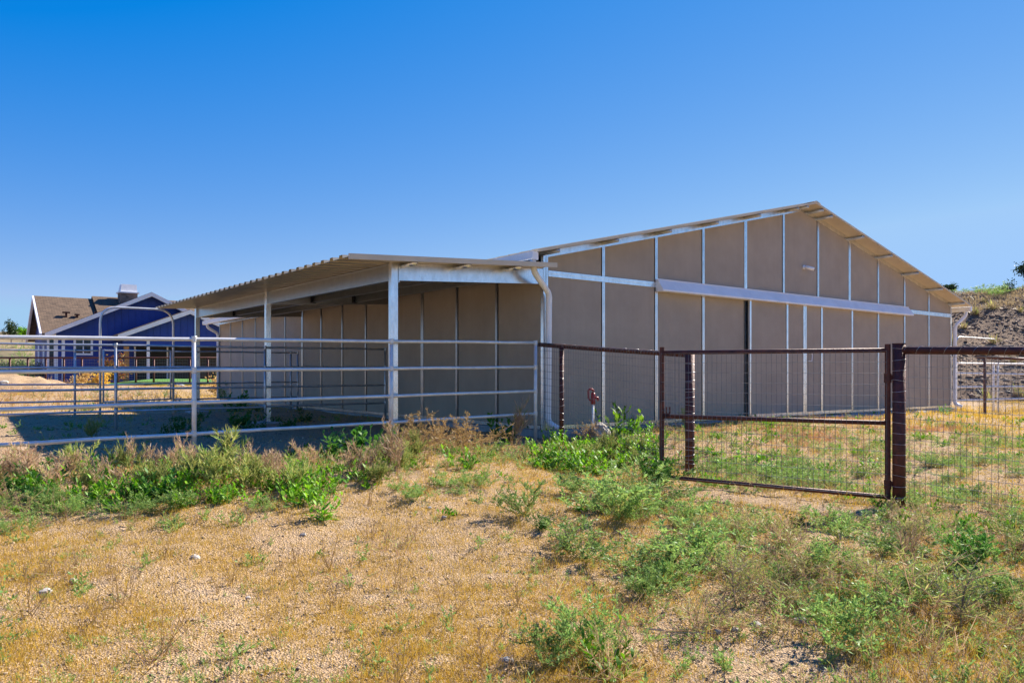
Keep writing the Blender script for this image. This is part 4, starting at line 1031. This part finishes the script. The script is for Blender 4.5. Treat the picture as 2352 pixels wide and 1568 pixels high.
def mini(seed, H, n, lv, lsz, mats, lw, spread=(.2,1.4)):
    rr = random.Random(seed); b = PB()
    for i in range(n):
        d = rd(rr, *spread); L = H*rr.uniform(.6,1.1); pts = curve_pts(Vector((rr.uniform(-.02,.02), rr.uniform(-.02,.02), 0)), d, L, 3, -.1, rr); b.ribbon(pts, .0016, .0008, 1, rr)
        for m in range(lv):
            t = rr.uniform(.15,1); k = min(2, int(t*3)); p = lerp(pts[k], pts[k+1], t*3-k); dd = (d*.6+rd(rr,-.3,1.)).normalized(); l = lsz*rr.uniform(.6,1.3); sd = dd.cross(rd(rr,-1,1)).normalized()*lw
            b.face([p, p+dd*l*.5+sd, p+dd*l, p+dd*l*.5-sd], 0)
    return b.mesh('sprig', mats)
mf = [mini(700+i, .10, 7, 9, .022, ('feather','wisp'), .0034) for i in range(4)]
mw = [mini(720+i, .20, 6, 6, .030, ('wisp','tan'), .0016, (.4,1.4)) for i in range(4)]
ml = [mini(740+i, .09, 6, 5, .045, ('leafy','feather'), .0075, (.3,1.3)) for i in range(4)]
mt_ = [mini(760+i, .17, 5, 9, .022, ('tan','goldb'), .0018, (.7,1.5)) for i in range(4)]
merged('green_ground_cover', mf, field_points(9000, 2.8, 15, 71, d_green, 1.3), (.6,1.6), None, 72)
merged('wispy_ground_cover', mw, field_points(5000, 2.8, 15, 73, d_green, 1.3), (.6,1.5), None, 74)
merged('leafy_ground_cover', ml, field_points(2600, 5, 17, 75, lambda x,y,u,v: d_green(x,y,u,v)*np.where((v<-.1)&(y>6.0),1,.1), 1.2), (.5,1.5), None, 76)
merged('dry_stalk_cover', mt_, field_points(3600, 2.8, 16, 77, lambda x,y,u,v: np.clip(d_green(x,y,u,v)*.7+.12*d_gold(x,y,u,v),0,1), 1.3), (.5,1.5), None, 78)
merged('sparse_sprigs', mf, field_points(1500, 2.6, 8, 79, lambda x,y,u,v: np.clip((fbm(x*1.2,y*1.2,81,3)-.42)*4,.05,1)), (.3,.75), None, 80)
# far field plants and shrubs left, between corral and house
merged('far_field_weeds', mt_, field_points(2600, 18, 42, 85, lambda x,y,u,v: np.where((u < -1) & (v > 9.9), np.clip((fbm(x*.3,y*.3,87,3)-.35)*4,.05,1), 0), 1.), (1.2,3.), None, 86)
merged('far_green_weeds', mf, field_points(1400, 18, 42, 88, lambda x,y,u,v: np.where((u < -1) & (v > 9.9), np.clip((fbm(x*.3,y*.3,89,3)-.45)*5,.0,1), 0), 1.), (1.5,4.), None, 90)
sx_ = RNG.uniform(-95, -34, 900); sy_ = RNG.uniform(52, 160, 900)
k_ = sx_/sy_ < -.58; sx_, sy_ = sx_[k_], sy_[k_]
sz_ = np.maximum(terr(sx_, sy_), np.sin(np.clip((sy_-110)/150, 0, 1)*math.pi)*(7+9*fbm(sx_*.02, sy_*.02, 5, 3))*np.clip((-60-sx_)/40, 0, 1) + .2)
merged('distant_scrub', mf, np.stack([sx_, sy_, sz_], 1), (7, 16), None, 102)
# gravel and litter
def scatter_rocks(name, pts, r0, r1, m, seed):
    r = np.random.default_rng(seed); n = len(pts)
    base = np.array([(1,0,0),(0,1,0),(-1,0,0),(0,-1,0),(0,0,1),(0,0,-1)], float); fc = np.array([(0,1,4),(1,2,4),(2,3,4),(3,0,4),(1,0,5),(2,1,5),(3,2,5),(0,3,5)])
    s = r0*(r1/r0)**(r.random(n)**2.2); V = base[None]*r.uniform(.6,1.25,(n,6,1))*s[:,None,None]*np.stack([r.uniform(.8,1.4,n), r.uniform(.7,1.2,n), r.uniform(.4,.8,n)],1)[:,None,:]
    a = r.uniform(0,6.283,n); c, sn = np.cos(a)[:,None], np.sin(a)[:,None]
    V = np.stack([V[:,:,0]*c-V[:,:,1]*sn, V[:,:,0]*sn+V[:,:,1]*c, V[:,:,2]],2) + pts[:,None,:] + np.array([0,0,.003])
    Fa = (fc[None]+ (np.arange(n)*6)[:,None,None]).reshape(-1,3)
    o = bpy.data.objects.new(name, fast_mesh(name, V.reshape(-1,3), Fa, m)); COL.objects.link(o); return stuff(o)
gpts = field_points(26000, 2.5, 13, 91, None, 1.5); gpts[:,2] += (fbm(gpts[:,0]*5, gpts[:,1]*5, 9, 3)-.5)*.045*np.clip((16-gpts[:,1])/6,0,1)
scatter_rocks('gravel', gpts, .003, .015, 'pebble', 92)
g2 = field_points(9000, 8.5, 22, 104, lambda x,y,u,v: np.where(corral(u,v), 1, 0), 1.)
scatter_rocks('corral_gravel', g2, .008, .035, 'pebble', 105)
blade_obj('grey_litter', field_points(7000, 2.5, 4.6, 106, lambda x,y,u,v: np.where(x > .7, np.clip((fbm(x*1.6,y*1.6,107,3)-.38)*5,.05,1), .04), 1.2), 3, (.03,.14), .0013, (-.05,.2), 'greytwig', 108, .05)
lp = field_points(5200, 2.5, 10, 93, lambda x,y,u,v: np.clip((fbm(x*1.1,y*1.1,95,3)-.38)*4,.08,1)*np.where(corral(u,v),.1,1), 1.4)
blade_obj('straw_litter', lp, 3, (.03,.12), .0014, (-.05,.22), 'straw', 94, .05)
hp_ = np.stack([RNG.uniform(15,36,26000), RNG.uniform(29,45,26000)],1); hz_ = hill_z(hp_[:,0], hp_[:,1])
scatter_rocks('slope_gravel', np.concatenate([hp_, hz_[:,None]],1), .02, .15, 'scree', 96)
# stones one can count in the foreground
stone_me = [rock_mesh('stone', (.03,.026,.02), 60+i, 'rock', 2, .5) for i in range(3)] + [rock_mesh('stone', (.03,.025,.018), 70+i, 'rockg', 2, .5) for i in range(2)]
for px, py, s, k, lab in ((105,1362,1.3,0,'two-toned pale stone on the bare sand at the lower left'), (168,1337,.8,1,'small pale stone right of and above the two-toned one'), (450,1284,1.,2,'dark-sided stone on the sand below the left weed band'),
    (697,1232,.9,1,'pale stone on the sand below the bright front weed'), (1165,1522,1.1,3,'dark blue-grey stone near the bottom edge at centre'), (1735,1440,1.4,0,'largest white stone at the lower right, among twigs'), (1690,1452,.9,1,'white stone left of the largest white one'),
    (1838,1430,1.3,4,'angular grey stone chip standing in the lower right sand'), (985,1168,.8,3,'small grey stone at the edge of the centre weeds'), (1020,1190,.7,2,'small pinkish stone in the open sand at centre'), (570,1375,.6,0,'small white stone in the lower left dry grass'), (1650,1455,.7,1,'small white stone leftmost at the lower right')):
    x, y = gp(px, py); put('stone', stone_me[k], (x, y, tz(x,y)+.008), pr.uniform(0,6), s, lab, 'stone')
# stalks lying about
for px, py, L_, lab in ((1480,1145,.5,'dry pale stalk leaning across the sand left of the gate'), (1480,1450,.4,'pale dry twig on the ground near the lower centre'), (1830,1422,.55,'pale bent twig lying at the lower right')):
    x, y = gp(px, py); rr = random.Random(int(px)); t = MB().tube(curve_pts(Vector((0,0,.01)), Vector((1,.2,.05)), L_, 8, -.02, rr, .15), .004, 5, True, .0015).build('twig', 'straw', None, True)
    t.location = (x, y, tz(x,y)+.005); t.rotation_euler = (0,0,rr.uniform(0,6)); tag(t, lab, 'twig')

# ------------------------------------------------------------------ trees and shrubs
def tree(name, label, cat, loc, H, cr, n, leaf=.10, seed=1, group=None, mat_='treeleaf', crown0=.35, lean=0., flat=1.):
    rr = random.Random(seed); o = thing(name, label, cat, loc, 0, group)
    t = MB(); tp = curve_pts(Vector((0,0,-.2)), Vector((lean,0,1)), H*.75, 6, 0, rr, .08); t.tube(tp, H*.035, 7, True, H*.012)
    ends = []
    for i in range(12):
        k = rr.randint(2,6); bp = curve_pts(tp[k], rd(rr,.0,1.1)+Vector((lean*.5,0,0)), cr*rr.uniform(.5,1.), 5, .05, rr, .15); t.tube(bp, H*.012, 5, True, H*.003); ends += bp[2:]
    t.build('trunk', 'bark', o)
    V, Q = [], []
    for i in range(n):
        e = rr.choice(ends); p = e + Vector((rr.gauss(0,.22), rr.gauss(0,.22), rr.gauss(0,.20)))*cr*.8*flat; p.z = max(p.z, H*crown0*.6)
        d = rd(rr,-.8,1.2)*leaf*rr.uniform(.6,1.4); s_ = d.cross(rd(rr,-1,1)).normalized()*leaf*.4; k = len(V)
        V += [p-s_*.3, p+d*.5+s_, p+d, p+d*.5-s_]; Q.append((k,k+1,k+2,k+3))
    me = bpy.data.meshes.new('crown'); me.from_pydata([tuple(v) for v in V], [], Q); me.materials.append(M[mat_]); c = bpy.data.objects.new('crown', me); COL.objects.link(c); c.parent = o
    return o
def on_hill(px, y): 
    x = (px-CX)/F*y; return Vector((x, y, float(hill_z(np.array([x]), np.array([y]))[0])))
p = on_hill(2183, 50.); tree('juniper_tree', 'small dark rounded tree on the ridge just above the barn eave', 'tree', p, 1.18, .50, 3000, .085, 1, crown0=.2)
p = on_hill(2379, 46.); tree('juniper_tree', 'dark tree cut off by the right edge on top of the bank', 'tree', p, 2.3, .95, 2600, .12, 5)
p = on_hill(2338, 44.); tree('leaning_bush', 'leaning sparse-leaved branch on top of the bank left of the edge tree', 'bush', p, 1.0, .6, 260, .10, 9, lean=-1.3)
p = at(40, 768, 75.); tree('pine_tree', 'dark green tree left of the blue house', 'tree', (p.x-.6, p.y, p.z-.6), 1.9, .9, 1500, .14, 13)
p = at(58, 768, 74.); tree('bush_tree', 'bright yellow-green tree touching the left end of the blue house', 'tree', (p.x-.3, p.y, p.z-.5), 1.3, .65, 1100, .13, 17, mat_='leafy')
for i, (px, yy, hh) in enumerate(((12,70,1.2),(45,62,1.0),(70,60,1.3),(95,66,1.1),(110,58,1.0),(88,52,1.2))):
    x = (px-CX)/F*yy; tree('desert_shrub', 'low olive shrub on the dry slope left of the blue house', 'shrub', (x, yy, tz(x,yy)+ (.6 if yy > 60 else .2)), hh, .9, 700, .13, 30+i, 'olive shrubs by the house')
x, y = at(262, 845, 43.).xy; tree('flowering_bush', 'red and yellow flowering bush in front of the blue house wall', 'bush', (x, y, tz(x,y)), 1.6, .75, 1600, .11, 41, mat_='bloom')
x, y = at(190, 870, 38.).xy
for i, (px, yy, hh, mm, lab) in enumerate(((190,39,.75,'goldb','brown dry bush at the right end of the dirt mound'), (225,38.5,.6,'gold','golden bush right of the brown one by the dirt mound'), (520,40,.6,'leafy','green shrub by the rubble, before the brown house fence'), (515,30,.75,'goldb','olive-brown bush left of the far end of the barn side wall'))):
    x = (px-CX)/F*yy; tree('field_bush', lab, 'bush', (x, yy, tz(x,yy)), hh, .65, 900, .09, 50+i, mat_=mm)
# bank: bunchgrass tufts and green brush
tuft = []
for i in range(3):
    rr = random.Random(800+i); b = PB()
    for k in range(90): b.leaf(Vector((rr.gauss(0,.06), rr.gauss(0,.06), 0)), rd(rr,.5,1.5), rr.uniform(.25,.55), .012, rr.uniform(.4,1.2), 0 if rr.random() < .7 else 1, rr, 3)
    tuft.append(b.mesh('grass_tuft', ('bankgrass','wisp')))
tr_ = random.Random(3)
for i in range(70):
    x, y = tr_.uniform(16.5, 34), tr_.uniform(30.5, 43); z = float(hill_z(np.array([x]), np.array([y]))[0]); s = tr_.uniform(.6, 1.5)
    put('grass_tuft', tr_.choice(tuft), (x,y,z-.03), tr_.uniform(0,6), s, 'golden tuft of bunchgrass on the brown gravel bank at right', 'grass tuft', 'bunchgrass tufts on the bank')
for i in range(16):
    x = tr_.uniform(17.5, 36); y = 42.2 + (x-17)*.08 + tr_.uniform(-1.0, 2.2); z = float(hill_z(np.array([x]), np.array([y]))[0])
    o = put('brush', tr_.choice(PROTO['F' if i % 3 else 'Y']), (x,y,z-.05), tr_.uniform(0,6), (2.6*tr_.uniform(.8,1.3),)*2 + (1.7*tr_.uniform(.7,1.1),), 'green brush along the top of the gravel bank', 'brush', 'green brush on the bank top')
pp = np.stack([RNG.uniform(16,38,1700), RNG.uniform(40.5,46,1700)],1); pz = hill_z(pp[:,0], pp[:,1])
blade_obj('bank_grass', np.concatenate([pp, pz[:,None]],1), 8, (.15,.40), .006, (.8,1.5), 'bankgrass', 99, .15)

# ------------------------------------------------------------------ light, sky, camera
EXPO = 1.22
SAZ, SEL = TH + R(3.0), R(38.8)
sv = Vector((math.cos(SAZ)*math.cos(SEL), math.sin(SAZ)*math.cos(SEL), math.sin(SEL)))
ld = bpy.data.lights.new('sun', 'SUN'); ld.energy = 5.0; ld.angle = R(.5); ld.color = (1., .93, .82)
lo = bpy.data.objects.new('sun', ld); COL.objects.link(lo); lo.rotation_euler = (-sv).to_track_quat('-Z', 'Y').to_euler()
wd = bpy.data.worlds.new('World'); scene.world = wd; wd.use_nodes = True; nt = wd.node_tree
bg = nt.nodes['Background']; sky = nt.nodes.new('ShaderNodeTexSky'); sky.sky_type = 'NISHITA'; sky.sun_disc = False
sky.sun_elevation = SEL; sky.sun_rotation = math.pi/2 - SAZ; sky.altitude = 1400; sky.air_density = 1.; sky.dust_density = 0.; sky.ozone_density = 3.
# grade of the clear desert sky: steeper in red, flatter in blue, so that it deepens overhead
sep = nt.nodes.new('ShaderNodeSeparateColor'); cmb = nt.nodes.new('ShaderNodeCombineColor'); nt.links.new(sky.outputs[0], sep.inputs[0])
def mth(op, a, b):
    n = nt.nodes.new('ShaderNodeMath'); n.operation = op; nt.links.new(a, n.inputs[0]); n.inputs[1].default_value = b; return n.outputs[0]
rr_ = mth('MINIMUM', mth('MAXIMUM', mth('MULTIPLY', mth('SUBTRACT', sep.outputs[0], 1.1), .165), .003), .36)
gg_ = mth('MINIMUM', mth('MULTIPLY', mth('POWER', sep.outputs[1], .94), .122), .60)
bb_ = mth('MINIMUM', mth('MULTIPLY', mth('POWER', sep.outputs[2], .25), .55), 1.0)
for k, o_ in enumerate((rr_, gg_, bb_)): nt.links.new(mth('MULTIPLY', o_, 1/(2**EXPO*.12)), cmb.inputs[k])
nt.links.new(cmb.outputs[0], bg.inputs['Color']); bg.inputs['Strength'].default_value = .12
cd = bpy.data.cameras.new('camera'); co = bpy.data.objects.new('camera', cd); COL.objects.link(co)
co.location = (0,0,CZ); co.rotation_euler = (R(90),0,0); cd.sensor_width = 36; cd.lens = 36*F/2352; cd.shift_y = (YH-784)/2352; cd.clip_start = .05; cd.clip_end = 3000
scene.camera = co
vs = scene.view_settings; vs.view_transform = 'Standard'; vs.look = 'None'; vs.exposure = EXPO; vs.gamma = 1
scene.cycles.max_bounces = 8; scene.cycles.transparent_max_bounces = 8
